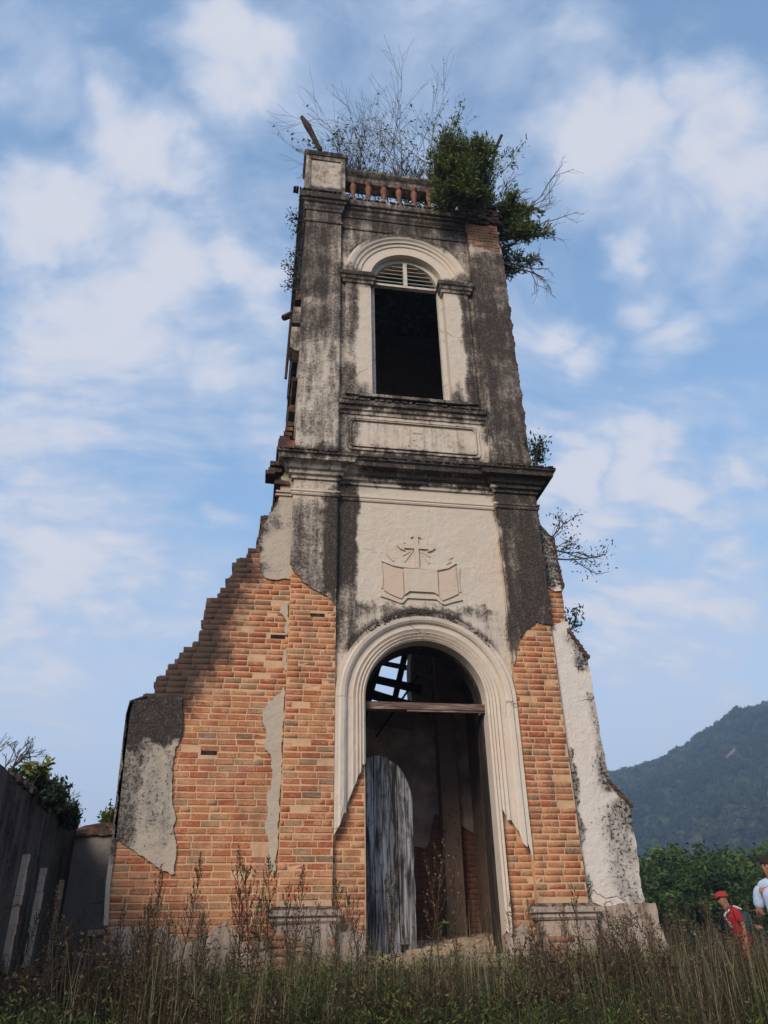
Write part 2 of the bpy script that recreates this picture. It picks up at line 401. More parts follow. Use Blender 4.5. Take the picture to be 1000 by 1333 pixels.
def soot(nt, P):
    """how black the broken left edge of the wing is (rain and algae), 0..1"""
    x, y, z = nt.sep(P)
    xe = nt.ramp(nt.smooth(2.5, 6.5, z, lin=True), [(0, (0,0,0)), (.09, (.0,0,0)), (.36, (.375,0,0)), (.57, (.58,0,0)), (.78, (.74,0,0)), (1, (.80,0,0))])
    ex = nt.sep(xe)[0]*2.4 - 3.87
    n = nt.noise(P, 2.2, 4, 0.65)
    wid = nt.smooth(4.6, 2.9, z)*0.60 + 0.26
    d = (x - ex) - wid - (n-0.5)*1.1 - (nt.noise(P, 9.0, 4, 0.7)-0.5)*0.5
    f = nt.smooth(0.16, -0.28, d) * nt.smooth(2.2, 2.75, z + (n-0.5)*.8) * nt.smooth(-1.8, -2.1, x)
    return f
def brick_fn(random_socket):
    def fn(nt):
        P = nt.pos()
        if random_socket == 'object': r = E(nt, nt.n('ShaderNodeObjectInfo').outputs['Random'])
        else:
            a = nt.n('ShaderNodeAttribute'); a.attribute_name = 'tint'; r = E(nt, a.outputs['Fac'])
        c = nt.ramp(r, [(0, (.44,.150,.066)), (.16, (.38,.092,.042)), (.30, (.45,.180,.085)), (.44, (.41,.115,.052)), (.58, (.47,.225,.115)), (.66, (.33,.072,.035)),
                        (.78, (.46,.18,.080)), (.90, (.30,.185,.11)), (.97, (.17,.115,.075)), (1, (.52,.33,.21))], 'CONSTANT')
        n = nt.noise(nt.vmath('MULTIPLY', P, (1, 1, 2.2)), 26, 4, 0.75); m = nt.noise(P, 3.0, 4, 0.6)
        c = nt.mix(nt.smooth(0.35, 0.75, n)*0.45, c, (0.56, 0.30, 0.155))
        # clay mortar smeared over the faces in patches
        sm = nt.smooth(0.44, 0.62, m + (n-0.5)*0.45)
        c = nt.mix(sm*0.60, c, (0.56, 0.30, 0.155))
        c = nt.mix(nt.smooth(0.52, 0.72, nt.noise(P, 1.3, 3, 0.6))*0.35, c, (0.34, 0.215, 0.15))
        lich = nt.smooth(0.61, 0.70, nt.noise(P, 10.0, 5, 0.75) + (m-0.5)*0.25)
        c = nt.mix(lich*0.7, c, (0.10, 0.075, 0.06))
        x, y, z = nt.sep(P)
        film = nt.smooth(0.46, 0.74, nt.noise(nt.vmath('MULTIPLY', P, (1.0, 1.0, 0.45)), 2.6, 5, 0.68))
        c = nt.mix(film*0.60, c, (0.150, 0.088, 0.058))
        c = nt.mix(0.55, c, nt.mix(1.0, c, nt.mix(nt.smooth(0.25, 0.75, nt.noise(nt.vmath('MULTIPLY', P, (1, 1, 1.8)), 38, 4, 0.8)), (0.30, 0.28, 0.26), (1.42, 1.42, 1.40)), 'MULTIPLY'))
        damp = nt.smooth(0.75, -0.2, z + (m-0.5)*1.0)
        c = nt.mix(damp*0.5, c, (0.17, 0.105, 0.08))
        c = nt.mix(soot(nt, P)*0.93, c, (0.045, 0.033, 0.029))
        return c, n*0.5 + nt.noise(P, 90, 2, 0.6)*0.3, 0.006
    return fn
M_brick = make_mat('fired_brick', brick_fn('object'), 0.92, spec=0.15)
M_brickmass = make_mat('fired_brick_mass', brick_fn('attr'), 0.92, spec=0.15)
def mortar_fn(nt):
    P = nt.pos(); x, y, z = nt.sep(P)
    n = nt.noise(P, 14, 5, 0.7); m = nt.noise(P, 1.6, 3, 0.6)
    c = nt.mix(n, (0.50, 0.29, 0.155), (0.66, 0.43, 0.26))
    c = nt.mix(nt.smooth(0.5, 0.7, m)*0.5, c, (0.34, 0.215, 0.145))
    c = nt.mix(nt.smooth(0.50, 0.78, nt.noise(nt.vmath('MULTIPLY', P, (1.0, 1.0, 0.45)), 2.6, 5, 0.68))*0.5, c, (0.19, 0.12, 0.085))
    damp = nt.smooth(0.75, -0.2, z + (m-0.5)*1.0)
    c = nt.mix(damp*0.5, c, (0.20, 0.135, 0.10))
    c = nt.mix(soot(nt, P)*0.93, c, (0.042, 0.032, 0.029))
    return c, n, 0.012
M_mortar = make_mat('clay_mortar', mortar_fn, 0.95, spec=0.1)
def broken_fn(nt):
    P = nt.pos(); n = nt.noise(P, 12, 5, 0.7); m = nt.noise(nt.vmath('MULTIPLY', P, (1, 1, 5)), 3, 4, 0.7)
    c = nt.mix(nt.smooth(.35, .65, n), (0.07, 0.045, 0.036), (0.20, 0.10, 0.065))
    c = nt.mix(nt.smooth(.4, .6, m)*0.85, c, (0.038, 0.030, 0.028)); return c, n + m, 0.02
M_broken = make_mat('broken_masonry', broken_fn, 0.95)

def wood_fn(light, dark, axis=(9, 9, 0.8), sc=2.0):
    def fn(nt):
        P = nt.pos()
        g = nt.noise(nt.vmath('MULTIPLY', P, axis), sc, 5, 0.7, 0.6); n = nt.noise(P, 8, 4, 0.6)
        c = nt.mix(nt.smooth(0.38, 0.66, g), dark, light)
        c = nt.mix(nt.smooth(0.52, 0.72, n)*0.65, c, dark)
        return c, g, 0.01
    return fn
M_doorwood = make_mat('grey_door_wood', wood_fn((0.42, 0.40, 0.39), (0.035, 0.030, 0.028)), 0.85)
M_beam = make_mat('faded_beam_wood', wood_fn((0.30, 0.20, 0.155), (0.09, 0.055, 0.042), (0.8, 9, 9), 3.0), 0.85)
M_darkwood = make_mat('black_rotten_wood', wood_fn((0.05, 0.036, 0.030), (0.014, 0.011, 0.010)), 0.9)
M_postwood = make_mat('rotten_post_wood', wood_fn((0.10, 0.055, 0.042), (0.022, 0.014, 0.012)), 0.9)
M_frame = make_mat('old_white_paint', lambda nt: (nt.mix(nt.smooth(.5, .75, nt.noise(nt.pos(), 9, 4, .7)), (0.52, 0.48, 0.40), (0.26, 0.22, 0.17)), nt.noise(nt.pos(), 30, 3), .004), 0.7)
M_louvre = make_mat('louvre_paint', lambda nt: nt.mix(nt.noise(nt.pos(), 9, 3), (0.40, 0.40, 0.34), (0.22, 0.22, 0.18)), 0.7)
M_terra = make_mat('terracotta', lambda nt: (nt.mix(nt.smooth(.35, .7, nt.noise(nt.pos(), 9, 4, .7)), (0.25, 0.11, 0.07), (0.10, 0.07, 0.055)), nt.noise(nt.pos(), 40, 3), .01), 0.9)
M_stone = make_mat('pale_stone', lambda nt: (nt.mix(nt.noise(nt.pos(), 7, 4, .7), (0.22, 0.15, 0.10), (0.50, 0.38, 0.26)), nt.noise(nt.pos(), 25, 4), .02), 0.95)
M_pink = plaster('tinted_relief_plaster', (0.56, 0.43, 0.335), GREY, DARK, [], (), -0.02, fine=.5)
M_relief = plaster('relief_plaster', (0.55, 0.455, 0.36), GREY, DARK, [], (), -0.05, fine=.5)

def leaf_mat(name, stops, rough=0.6, trans=0.25):
    m = bpy.data.materials.new(name); m.use_nodes = True; t = m.node_tree; nt = NT(t)
    b = t.nodes['Principled BSDF']; b.inputs['Roughness'].default_value = rough
    b.inputs['Specular IOR Level'].default_value = 0.25
    P = nt.pos(); a = nt.n('ShaderNodeAttribute'); a.attribute_name = 'tint'
    r = E(nt, a.outputs['Fac'])
    c = nt.ramp(r, stops)
    c = nt.mix(nt.noise(P, 1.4, 3)*0.5, c, nt.mix(1.0, c, (0.6, 0.62, 0.5), 'MULTIPLY'))
    nt.put(b.inputs['Base Color'], c)
    if trans:
        tr = nt.n('ShaderNodeBsdfTranslucent'); nt.put(tr.inputs['Color'], c)
        ms = nt.n('ShaderNodeMixShader'); ms.inputs[0].default_value = trans
        t.links.new(b.outputs[0], ms.inputs[1]); t.links.new(tr.outputs[0], ms.inputs[2])
        t.links.new(ms.outputs[0], t.nodes['Material Output'].inputs['Surface'])
    return m
M_leaf = leaf_mat('bush_leaf', [(0, (.020,.036,.009)), (.35, (.075,.110,.020)), (.7, (.17,.195,.035)), (1, (.30,.29,.08))])
M_dleaf = leaf_mat('dark_leaf', [(0, (.012,.020,.009)), (.6, (.028,.042,.014)), (1, (.06,.075,.025))])
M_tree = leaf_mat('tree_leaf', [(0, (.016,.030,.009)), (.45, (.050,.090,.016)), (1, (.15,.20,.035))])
M_grass = leaf_mat('grass_blade', [(0, (.010,.018,.006)), (.35, (.026,.036,.010)), (.55, (.052,.040,.018)), (.8, (.085,.052,.030)), (1, (.20,.145,.085))], .8)
M_straw = leaf_mat('straw', [(0, (.075,.082,.030)), (.5, (.17,.145,.075)), (1, (.32,.26,.16))], .8)
M_herb = leaf_mat('herb_leaf', [(0, (.018,.032,.008)), (.6, (.062,.100,.020)), (1, (.15,.17,.05))], .8)
M_seed = leaf_mat('seed_head', [(0, (.030,.022,.014)), (.5, (.095,.078,.042)), (1, (.22,.18,.10))], .9)
M_seedlight = leaf_mat('pale_seed_head', [(0, (.12,.085,.045)), (.5, (.20,.15,.08)), (1, (.32,.25,.14))], .9)
M_stem = make_mat('dry_stem', lambda nt: nt.mix(nt.noise(nt.pos(), 6, 3), (0.040, 0.020, 0.014), (0.085, 0.046, 0.028)), 0.85)
M_twig = make_mat('grey_twig', lambda nt: nt.mix(nt.noise(nt.pos(), 4, 3), (0.05, 0.038, 0.032), (0.13, 0.105, 0.09)), 0.85)
M_bark = make_mat('tree_bark', lambda nt: (nt.mix(nt.noise(nt.vmath('MULTIPLY', nt.pos(), (6, 6, 1)), 3, 4), (0.05, 0.04, 0.03), (0.15, 0.125, 0.10)), nt.noise(nt.pos(), 20, 3), .01), 0.9)
M_ground = make_mat('weedy_soil', lambda nt: (nt.mix(nt.smooth(.35, .65, nt.noise(nt.pos(), 1.2, 5, .65)), (0.045, 0.030, 0.020), nt.mix(nt.noise(nt.pos(), .05, 3), (0.035, 0.042, 0.016), (0.07, 0.06, 0.03))), nt.noise(nt.pos(), 5, 5), .06), 0.98)
def hill_fn(nt):
    P = nt.pos(); n = nt.noise(P, 0.02, 5, .6)
    return nt.mix(nt.smooth(.35, .65, n), (0.018, 0.032, 0.014), (0.045, 0.055, 0.025)), nt.noise(P, .2, 5), 2.0
M_hill = make_mat('forested_hill', hill_fn, 1.0)
M_forest = leaf_mat('forest_crown', [(0, (.008,.015,.008)), (.5, (.016,.030,.011)), (.85, (.035,.050,.018)), (1, (.07,.06,.04))], .9, 0)
M_forest_earth = make_mat('bare_earth', lambda nt: nt.mix(nt.noise(nt.pos(), .2, 3), (0.22, 0.12, 0.07), (0.12, 0.08, 0.05)), 1.0)

# ================================================================== GROUND
def sstep(a, b, x):
    t = min(1, max(0, (x-a)/(b-a))); return t*t*(3-2*t)
def gz(x, y):
    d = math.hypot(x-CAM.x, y-CAM.y)
    z = -1.45 + 1.0*sstep(-8.5, -1.6, y)
    z -= 0.36*sstep(2.9, 4.3, x)*sstep(-7, -3, y)
    z -= 1.2*sstep(9, 40, y)
    if abs(x) < 40 and abs(y) < 60:
        z += 0.16*(mnoise.noise(Vector((x*.55, y*.55, 0))) + .5*mnoise.noise(Vector((x*1.7, y*1.7, 5)))) * (1-sstep(-1.2, -.3, y)*(1-sstep(2.6, 4.5, abs(x))))
    return z
def axis(n, near, far):
    t = np.linspace(-1, 1, n); return near*t*3 + np.sign(t)*far*np.abs(t)**7
xs = axis(121, 10, 1150); ys = axis(121, 10, 1150)
GV = [(x, y, gz(x, y)) for y in ys for x in xs]
GF = [(j*121+i, j*121+i+1, (j+1)*121+i+1, (j+1)*121+i) for j in range(120) for i in range(120)]
tag(link('ground', np_mesh('ground', GV, GF, smooth=True), M_ground), kind='structure')

# ================================================================== CHURCH
church = empty('ruined_church', (0, 1.6, -0.45))
tag(church, 'ruined brick church front with tall weathered bell tower and open arched doorway', 'church')
def part(name, mb_or_me, mat, parent=church, label=None):
    me = mb_or_me.mesh(name) if isinstance(mb_or_me, MB) else mb_or_me
    o = link(name, me, mat, parent)
    # geometry was written in world coordinates
    w = Vector((0, 1.6, -0.45))
    o.matrix_parent_inverse = Matrix.Translation(-w) if parent is church else Matrix.Identity(4)
    if label: o['label'] = label
    return o

W0, W1 = 1.245, 1.885          # inner / outer edge of the corner pilasters
DS, DR = 2.94, 0.835           # door springing height and radius
WS, WR = 10.78, 0.68           # window springing, radius of the masonry opening
ZT = 12.8                      # top of the masonry
def arc(cx, cz, r, a0, a1, n):
    return [(cx+r*math.cos(R(a0+(a1-a0)*i/n)), cz+r*math.sin(R(a0+(a1-a0)*i/n))) for i in range(n+1)]

# --- masonry core of the tower: front, sides, back, floors
m = MB()
DQ = DR+.014
outer = [(-W1, -.7), (-DQ, -.7), (-DQ, DS)] + arc(0, DS, DQ, 180, 0, 28)[1:-1] + [(DQ, DS), (DQ, -.7), (W1, -.7), (W1, ZT), (-W1, ZT)]
hole = [(-WR-.016, 7.98), (WR+.016, 7.98)] + arc(0, WS, WR+.016, 0, 180, 24)
m.slab([outer, hole], 0.03, 0.45)
part('front_wall', m, M_mortar)
for s in (-1, 1):
    m = MB(); m.box(*( (-W1, -1.47) if s < 0 else (1.47, W1) ), 0.452, 3.7, -.7, ZT-.002)
    part('side_wall', m, M_tower)
m = MB()
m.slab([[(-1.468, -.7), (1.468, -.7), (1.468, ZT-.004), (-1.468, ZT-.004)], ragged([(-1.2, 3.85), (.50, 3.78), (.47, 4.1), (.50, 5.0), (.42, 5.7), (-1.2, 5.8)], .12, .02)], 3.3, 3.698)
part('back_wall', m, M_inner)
m = MB(); m.box(-1.468, 1.468, .452, 3.298, 6.7, 6.9); part('upper_floor', m, M_darkwood)
m = MB(); m.box(-1.468, 1.468, .452, 3.298, 12.55, 12.75); part('shading_roof_slab', m, M_tower)  # unseen slab, added to keep the space behind the window dark
# corner pilaster cores
for s in (-1, 1):
    m = MB(); a, b = sorted((s*W0, s*(W1+.004))); m.box(a, b, -0.052, 0.028, -.6, ZT-.006); part('pilaster_core', m, M_mortar)
# inner side walls: plaster lining with its lower part fallen off
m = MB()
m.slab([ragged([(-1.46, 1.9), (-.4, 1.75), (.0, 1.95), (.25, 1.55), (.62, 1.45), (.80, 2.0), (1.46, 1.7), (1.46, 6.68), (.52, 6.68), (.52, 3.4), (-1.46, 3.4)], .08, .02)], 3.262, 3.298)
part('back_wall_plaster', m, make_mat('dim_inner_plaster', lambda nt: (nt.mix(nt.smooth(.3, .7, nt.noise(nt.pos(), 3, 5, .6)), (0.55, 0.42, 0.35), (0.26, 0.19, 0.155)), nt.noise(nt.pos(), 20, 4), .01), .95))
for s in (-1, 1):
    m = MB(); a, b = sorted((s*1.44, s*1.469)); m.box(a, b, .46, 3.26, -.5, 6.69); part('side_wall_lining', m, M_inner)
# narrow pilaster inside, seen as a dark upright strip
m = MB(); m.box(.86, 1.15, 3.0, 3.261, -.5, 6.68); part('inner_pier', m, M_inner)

# --- the left wing: broken brick wall, stepped course by course
COURSE = 0.080
edge_px = [(372,598),(364,622),(362,652),(347,668),(340,690),(332,714),(317,716),(309,733),(299,750),(289,768),(271,786),(266,800),(265,812),(256,832),(238,842),(224,856),(212,872),(200,889),(188,906),(171,912),(166,930),(160,980),(152,1050),(147,1100),(140,1150),(137,1205)]
EDGE = sorted([(XZ(a, b)[1], XZ(a, b)[0]) for a, b in edge_px])
def xedge(z):
    if z <= EDGE[0][0]: return EDGE[0][1]
    for (z0, x0), (z1, x1) in zip(EDGE, EDGE[1:]):
        if z <= z1: return x0+(x1-x0)*(z-z0)/(z1-z0+1e-9)
    return EDGE[-1][1]
wing_top = 6.66
stepx = {}
lp = [(-W1-.002, -.7), (-W1-.002, wing_top)]
nz = int((wing_top+.5)/COURSE)
steps = []
for k in range(nz, -1, -1):
    z0 = -.5+k*COURSE; z1 = z0+COURSE
    if z0 > wing_top: continue
    z1 = min(z1, wing_top)
    x = xedge((z0+z1)/2)
    rag = 1.0 if z0 > 2.75 else 0.15
    if rag == 1 and rng.random() < .16 and (k+1) in stepx: x = stepx[k+1] - rng.uniform(-.01, .02)
    else: x += rag*rng.choice((-.03, -.01, .0, .015, .03, .05))
    stepx[k] = x; steps += [(x, z1-.001), (x, z0)]
lp += steps + [(stepx[0], -.7)]
lp = [lp[0]] + list(reversed(steps))[::1][:0] + lp[1:]
m = MB(); m.slab([lp], 0.031, 0.50)
part('left_wing_wall', m, M_mortar)
# broken inner faces and stub of the torn-off flank wall behind the wing
m = MB()
for k in sorted(stepx):
    z0 = -.5+k*COURSE
    if z0 < 2.7 or z0 > 6.5: continue
    for q in range(2):
        if rng.random() < .75:
            L = rng.uniform(.10, .22); y0 = .03+q*.24+rng.uniform(0, .03)
            x = stepx[k]-rng.uniform(.005, .05)
            m.box(x, x+L, y0, y0+.20, z0+.006, z0+.073, .006)
part('broken_edge', m, M_broken)['kind'] = 'stuff'

# --- plaster coats (25 to 30 mm thick, broken outlines)
PX = lambda L, Y=0.0: [XZ(a, b, Y) for a, b in L]
A = PX([(171,914),(200,909),(236,905),(239,935),(231,972),(222,1010),(226,1060),(229,1100),(228,1139),(214,1135),(188,1115),(164,1100),(149,1092),(152,1050),(160,980),(166,930)])
B = PX([(383,612),(383,640),(380,754),(362,755),(345,752),(338,735),(341,712),(336,706),(342,690),(349,669),(363,653),(366,622),(371,612)])
C1 = PX([(375,783),(369,787),(364,797),(371,806),(372,826),(376,826)])
C2 = PX([(374,842),(369,849),(367,866),(371,872),(373,872)])
C3 = PX([(370,892),(362,903),(348,917),(341,933),(346,952),(345,971),(354,987),(354,1008),(353,1029),(347,1034),(349,1050),(345,1072),(349,1094),(350,1126),(357,1141),(362,1100),(366,1000),(369,940)])
wing_plaster = [ragged(p, .026, .014) for p in (A, B, C1, C2, C3)]
for p in wing_plaster:
    p = [(min(x, -W1+.01), z) for x, z in p]
    m = MB(); m.slab([p], 0.0 if p is not wing_plaster else 0, 0.030)
    part('plaster', m, M_wing)
# flank of the wing, plastered, turned towards the left
m = MB(); zf = [(z, x) for z, x in EDGE if z < 2.9]
for (z0, x0), (z1, x1) in zip(zf, zf[1:]):
    m.add([(x0-.02, .0, z0), (x1-.02, .0, z1), (x1-.02, .5, z1), (x0-.02, .5, z0), (x0+.03, .0, z0), (x1+.03, .0, z1), (x1+.03, .5, z1), (x0+.03, .5, z0)],
          [(0,1,2,3), (4,7,6,5), (0,4,5,1), (2,6,7,3)])
part('wing_flank', m, M_wing)

# centre field of the tower front
cen = [(-1.243, DS)] + arc(0, DS, .86, 180, 0, 28) + [(1.243, DS), (1.243, ZT-.01), (-1.243, ZT-.01)]
m = MB(); m.slab([cen, [(-WR-.004, 7.99), (WR+.004, 7.99)] + arc(0, WS, WR+.004, 0, 180, 24)], 0.0, 0.029)
part('front_plaster', m, M_tower)
def col_poly(pts, s): return pts
# left pilaster plaster: down to a broken diagonal edge
LP = [(-W1-.03, 12.7), (-W1-.03, 4.83)] + PX([(392,754),(405,765),(425,775),(434,785)], -.08) + [(-W0+.004, 4.5), (-W0+.004, 12.7)]
m = MB(); m.slab([ragged(LP, .026, .014, fixed=(0, 6, 7))], -0.080, -0.053); part('pilaster_plaster', m, M_tower)
RP = [(W0-.004, 12.7), (W0-.004, 3.45)] + PX([(668,862),(672,850),(678,830),(690,815),(700,808)], -.08) + [(1.70, 4.10), (W1+.03, 4.06), (W1+.03, 12.7)]
RP2 = [(W0-.004, 11.98), (W0-.004, 3.45)] + RP[2:-1] + [(W1+.03, 11.74), (1.6, 11.84)]
m = MB(); m.slab([ragged(RP2, .026, .014, fixed=(0,))], -0.080, -0.053); part('pilaster_plaster', m, M_tower)
# side returns of the pilasters
for a, b, z0 in ((-W0+.001, -W0+.007, 4.52), (W0-.007, W0-.001, 3.5)):
    m = MB(); m.box(a, b, -.0795, -.0005, z0, 12.29); part('pilaster_return', m, M_tower)
m = MB(); m.box(-W1-.03, -W1-.003, -.0525, 3.7, 6.6, 12.7); part('side_plaster', m, M_tower)
m = MB(); m.box(W1+.005, W1+.03, -.0525, 3.7, 4.1, 12.0); part('side_plaster', m, M_tower)

# strips of plaster on either side of the doorway, tapering to points
def jamb(sgn, zend):
    prof = [(.835, .20), (.835, -.02), (.86, -.045), (.875, -.02), (.90, -.05), (.915, -.025), (.945, -.055), (.96, -.03), (1.0, -.06), (1.012, -.035),
            (1.08, -.04), (1.09, -.072), (1.12, -.095), (1.17, -.105), (1.19, -.085), (1.238, -.09), (1.242, .028)]
    m = MB(); rings = []
    for i, (r, y) in enumerate(prof):
        col = []
        z1 = zend(r)
        for j in range(9):
            t = j/8; z = DS+(z1-DS)*t
            q = mnoise.noise(Vector((r*9, z*5, sgn)))*.008
            col.append((sgn*r, y+(q if 0 < i < 16 else 0), z + (rng.uniform(-.06, .06) if j == 8 else (rng.uniform(-.02, .02) if j == 7 else 0))))
        rings.append(col)
    vs = [v for c in rings for v in c]
    fs = [(i*9+j, i*9+j+1, (i+1)*9+j+1, (i+1)*9+j) for i in range(len(prof)-1) for j in range(8)]
    m.add(vs, fs); return m, prof
mL, DPROF = jamb(-1, lambda r: 2.15 - (r-.835)/.405*.95)
mR, _ = jamb(1, lambda r: .15 if r < .915 else (1.55 - (r-.915)/.33*.55))
arch = MB(); NA = 48; vs = []
for i in range(NA+1):
    a = R(180-180*i/NA)
    for j, (r, y) in enumerate(DPROF):
        q = mnoise.noise(Vector((math.cos(a)*r*5, math.sin(a)*r*5, 2)))*.006 if 0 < j < 16 else 0
        vs.append((r*math.cos(a), y+q, DS+r*math.sin(a)))
k = len(DPROF)
arch.add(vs, [(i*k+j, (i+1)*k+j, (i+1)*k+j+1, i*k+j+1) for i in range(NA) for j in range(k-1)])
part('door_arch_moulding', arch, M_mould)
part('door_jamb_moulding', mL, M_mould); part('door_jamb_moulding', mR, M_mould)
m = MB(); m.box(-.9, -.836, .035, .44, -.45, 2.12); part('door_reveal', m, M_mortar)
m = MB(); m.box(.837, .9, .035, .44, -.45, .2); part('door_reveal', m, M_mortar)
# crusts of moss on the hood of the arch
m = MB()
for i in range(240):
    a = R(rng.gauss(88, 24)); r = 1.205+rng.uniform(-.035, .04)
    if not R(28) < a < R(150): continue
    x, z = r*math.cos(a), DS+r*math.sin(a); s = rng.uniform(.004, .010)
    if mnoise.noise(Vector((a*6, r*9, 0))) > -.05: m.box(x-s*1.3, x+s*1.3, -.10-s*.5, -.05, z-s*.9, z+s*.9, s*.6)
o = part('moss_crust', m, make_mat('black_moss', lambda nt: nt.mix(nt.noise(nt.pos(), 20, 3), (0.03, 0.026, 0.02), (0.09, 0.075, 0.055)), 1.0)); o['kind'] = 'stuff'

# --- entablatures and cornices wrapping round the pilasters
def tower_path(extra=0.03, back=3.7):
    e = extra
    return [(-W1-e, back), (-W1-e, -.08), (-W0+.004, -.08), (-W0+.004, 0), (W0-.004, 0), (W0-.004, -.08), (W1+e, -.08), (W1+e, back)]
m = sweep(tower_path(), [(-.02, 5.98), (.018, 5.985), (.03, 6.01), (.018, 6.03), (.035, 6.045), (.035, 6.075), (-.02, 6.09)])
part('lower_string_moulding', m, M_mould)
m = sweep(tower_path(), [(-.02, 6.26), (.03, 6.265), (.035, 6.31), (.075, 6.33), (.08, 6.38), (.12, 6.40), (.15, 6.45), (.16, 6.475), (.24, 6.49), (.25, 6.56), (.28, 6.58), (.285, 6.63), (.20, 6.68), (.0, 6.80), (-.02, 6.8)])
part('main_cornice', m, M_tower)
TP = tower_path(0.03)[:5]+[(W0-.004, -.002)]; TP = tower_path(0.03)[:4]+[(W0-.01, 0)]
m = sweep(TP, [(-.02, 12.02), (.02, 12.03), (.03, 12.06), (.02, 12.09), (-.02, 12.1)])
part('upper_string_moulding', m, M_tower)
m = sweep(TP, [(-.02, 12.34), (.02, 12.35), (.025, 12.40), (.05, 12.44), (.055, 12.50), (.09, 12.53), (.095, 12.58), (.13, 12.60), (.14, 12.70), (.12, 12.79), (-.02, 12.81)])
part('top_cornice', m, M_tower)
# worn lumps along the cornice edges: pieces have broken off and others are crusted
m = MB()
for x in np.arange(-2.15, 2.15, .03):
    for zc, yc in ((6.63, -.30), (12.76, -.16), (7.87, -.12)):
        if (zc == 7.87 and abs(x) > 1.2) or (zc > 12 and x > 1.2): continue
        if rng.random() < .8:
            x += rng.uniform(-.02, .02); s = rng.uniform(.006, .018); m.box(x-s*1.5, x+s*1.5, yc-s*.3-(.08 if abs(x) > W0 and zc != 7.87 else 0), yc+.06, zc-s, zc+s*.9, s*.4)
o = part('cornice_crust', m, M_tower); o['kind'] = 'stuff'

# string moulding continues on the left wing
m = MB(); m.box(-2.17, -W1-.035, -.022, .03, 5.99, 6.02); m.box(-2.17, -W1-.035, -.03, .03, 6.045, 6.075); part('wing_string_moulding', m, M_wing)
# broken left end of the cornice: loose bricks and a terracotta block
for i, (x, y, z, L, h, mt) in enumerate([(-2.30, -.05, 6.38, .20, .07, M_broken), (-2.34, -.12, 6.30, .14, .06, M_broken), (-2.22, -.10, 6.47, .16, .07, M_broken), (-2.28, .02, 6.55, .2, .07, M_broken),
                          (-2.20, -.04, 6.18, .22, .07, M_brick), (-2.18, -.03, 6.85, .26, .16, M_brick), (-2.16, .0, 7.03, .16, .07, M_broken), (-2.10, .03, 7.13, .13, .07, M_broken), (-2.08, .02, 7.22, .12, .07, M_brick), (-2.04, .03, 7.32, .1, .08, M_broken)]):
    m = MB(); m.box(x, x+L, y, y+.3, z, z+h, .008); part('loose_brick', m, mt)
m = MB()
for i in range(46):
    z = rng.uniform(7.0, 10.6); s = rng.uniform(.03, .07)
    m.box(-1.99-s*.4-max(0, (7.6-z))*.1, -1.9, rng.uniform(.05, 2.6), rng.uniform(2.7, 3.2), z, z+s*2.2, .012)
o = part('torn_side_masonry', m, M_broken); o['kind'] = 'stuff'
m = MB()
m.box(-2.08, -1.91, .15, .5, 9.05, 9.55, .02); m.box(-2.02, -1.91, .1, .4, 8.95, 9.08, .02); m.box(-2.05, -1.91, .12, .45, 9.62, 10.0, .02)
part('torn_side_block', m, M_tower)

# --- sill, panel, window
m = sweep([(-W0+.006, .02), (-W0+.006, 0), (W0-.006, 0), (W0-.006, .02)][1:3], [(-.02, 7.62), (.02, 7.63), (.03, 7.68), (.06, 7.70), (.065, 7.76), (.10, 7.78), (.105, 7.86), (.05, 7.90), (-.02, 7.92)])
part('window_sill_moulding', m, M_tower)
m = MB(); m.box(-.92, .92, -.14, .1, 7.925, 7.985, .004); part('window_sill', m, M_tower)
def frame_rect(x0, x1, z0, z1, w, y0, y1, rc=.09):
    def rr(x0, x1, z0, z1, r):
        return arc(x1-r, z1-r, r, 90, 0, 5)+arc(x1-r, z0+r, r, 0, -90, 5)+arc(x0+r, z0+r, r, -90, -180, 5)+arc(x0+r, z1-r, r, 180, 90, 5)
    m = MB(); m.slab([rr(x0, x1, z0, z1, rc), rr(x0+w, x1-w, z0+w, z1-w, rc)], y0, y1); return m
part('panel_frame', frame_rect(-1.10, 1.10, 6.93, 7.58, .035, -.022, .001), M_tower)
part('panel_frame', frame_rect(-1.04, 1.04, 6.99, 7.52, .014, -.034, .002, .06), M_tower)
m = MB()
for x0, x1, z0, z1 in ((-.10, -.075, 7.08, 7.36), (.02, .045, 7.10, 7.36), (-.02, .17, 7.345, 7.37), (.155, .175, 7.1, 7.345), (-.02, .02, 7.2, 7.225)):
    m.box(x0, x1, -.008, .001, z0, z1, .003)
part('worn_relief', m, M_tower)
WPROF = [(.682, .30), (.682, -.032), (.86, -.036), (.875, -.058), (.905, -.062), (.915, -.042), (.95, -.05), (.96, -.075), (1.0, -.085), (1.03, -.115), (1.09, -.135), (1.125, -.14), (1.15, -.12), (1.152, .0)]
m = MB(); vs = []; k = len(WPROF); NA = 40
for i in range(NA+1):
    a = R(180-180*i/NA)
    for r, y in WPROF: vs.append((r*math.cos(a), y, WS+r*math.sin(a)))
m.add(vs, [(i*k+j, (i+1)*k+j, (i+1)*k+j+1, i*k+j+1) for i in range(NA) for j in range(k-1)])
part('window_arch_moulding', m, M_mould)
for s in (-1, 1):
    m = MB(); a, b = sorted((s*.682, s*1.14)); m.box(a, b, -.045, .0, 8.02, 10.56, .003)
    a, b = sorted((s*.682, s*.70)); m.box(a, b, -.0, .3, 8.0, 10.78); part('window_jamb', m, M_tower)
    a, b = (-1.17, -.66) if s < 0 else (.66, 1.17)
    m = sweep([(a, .2), (a, -.045), (b, -.045), (b, .2)], [(-.02, 10.56), (.02, 10.57), (.03, 10.62), (.055, 10.64), (.06, 10.70), (.085, 10.72), (.09, 10.80), (-.02, 10.82)])
    part('window_impost', m, M_tower)
win = None
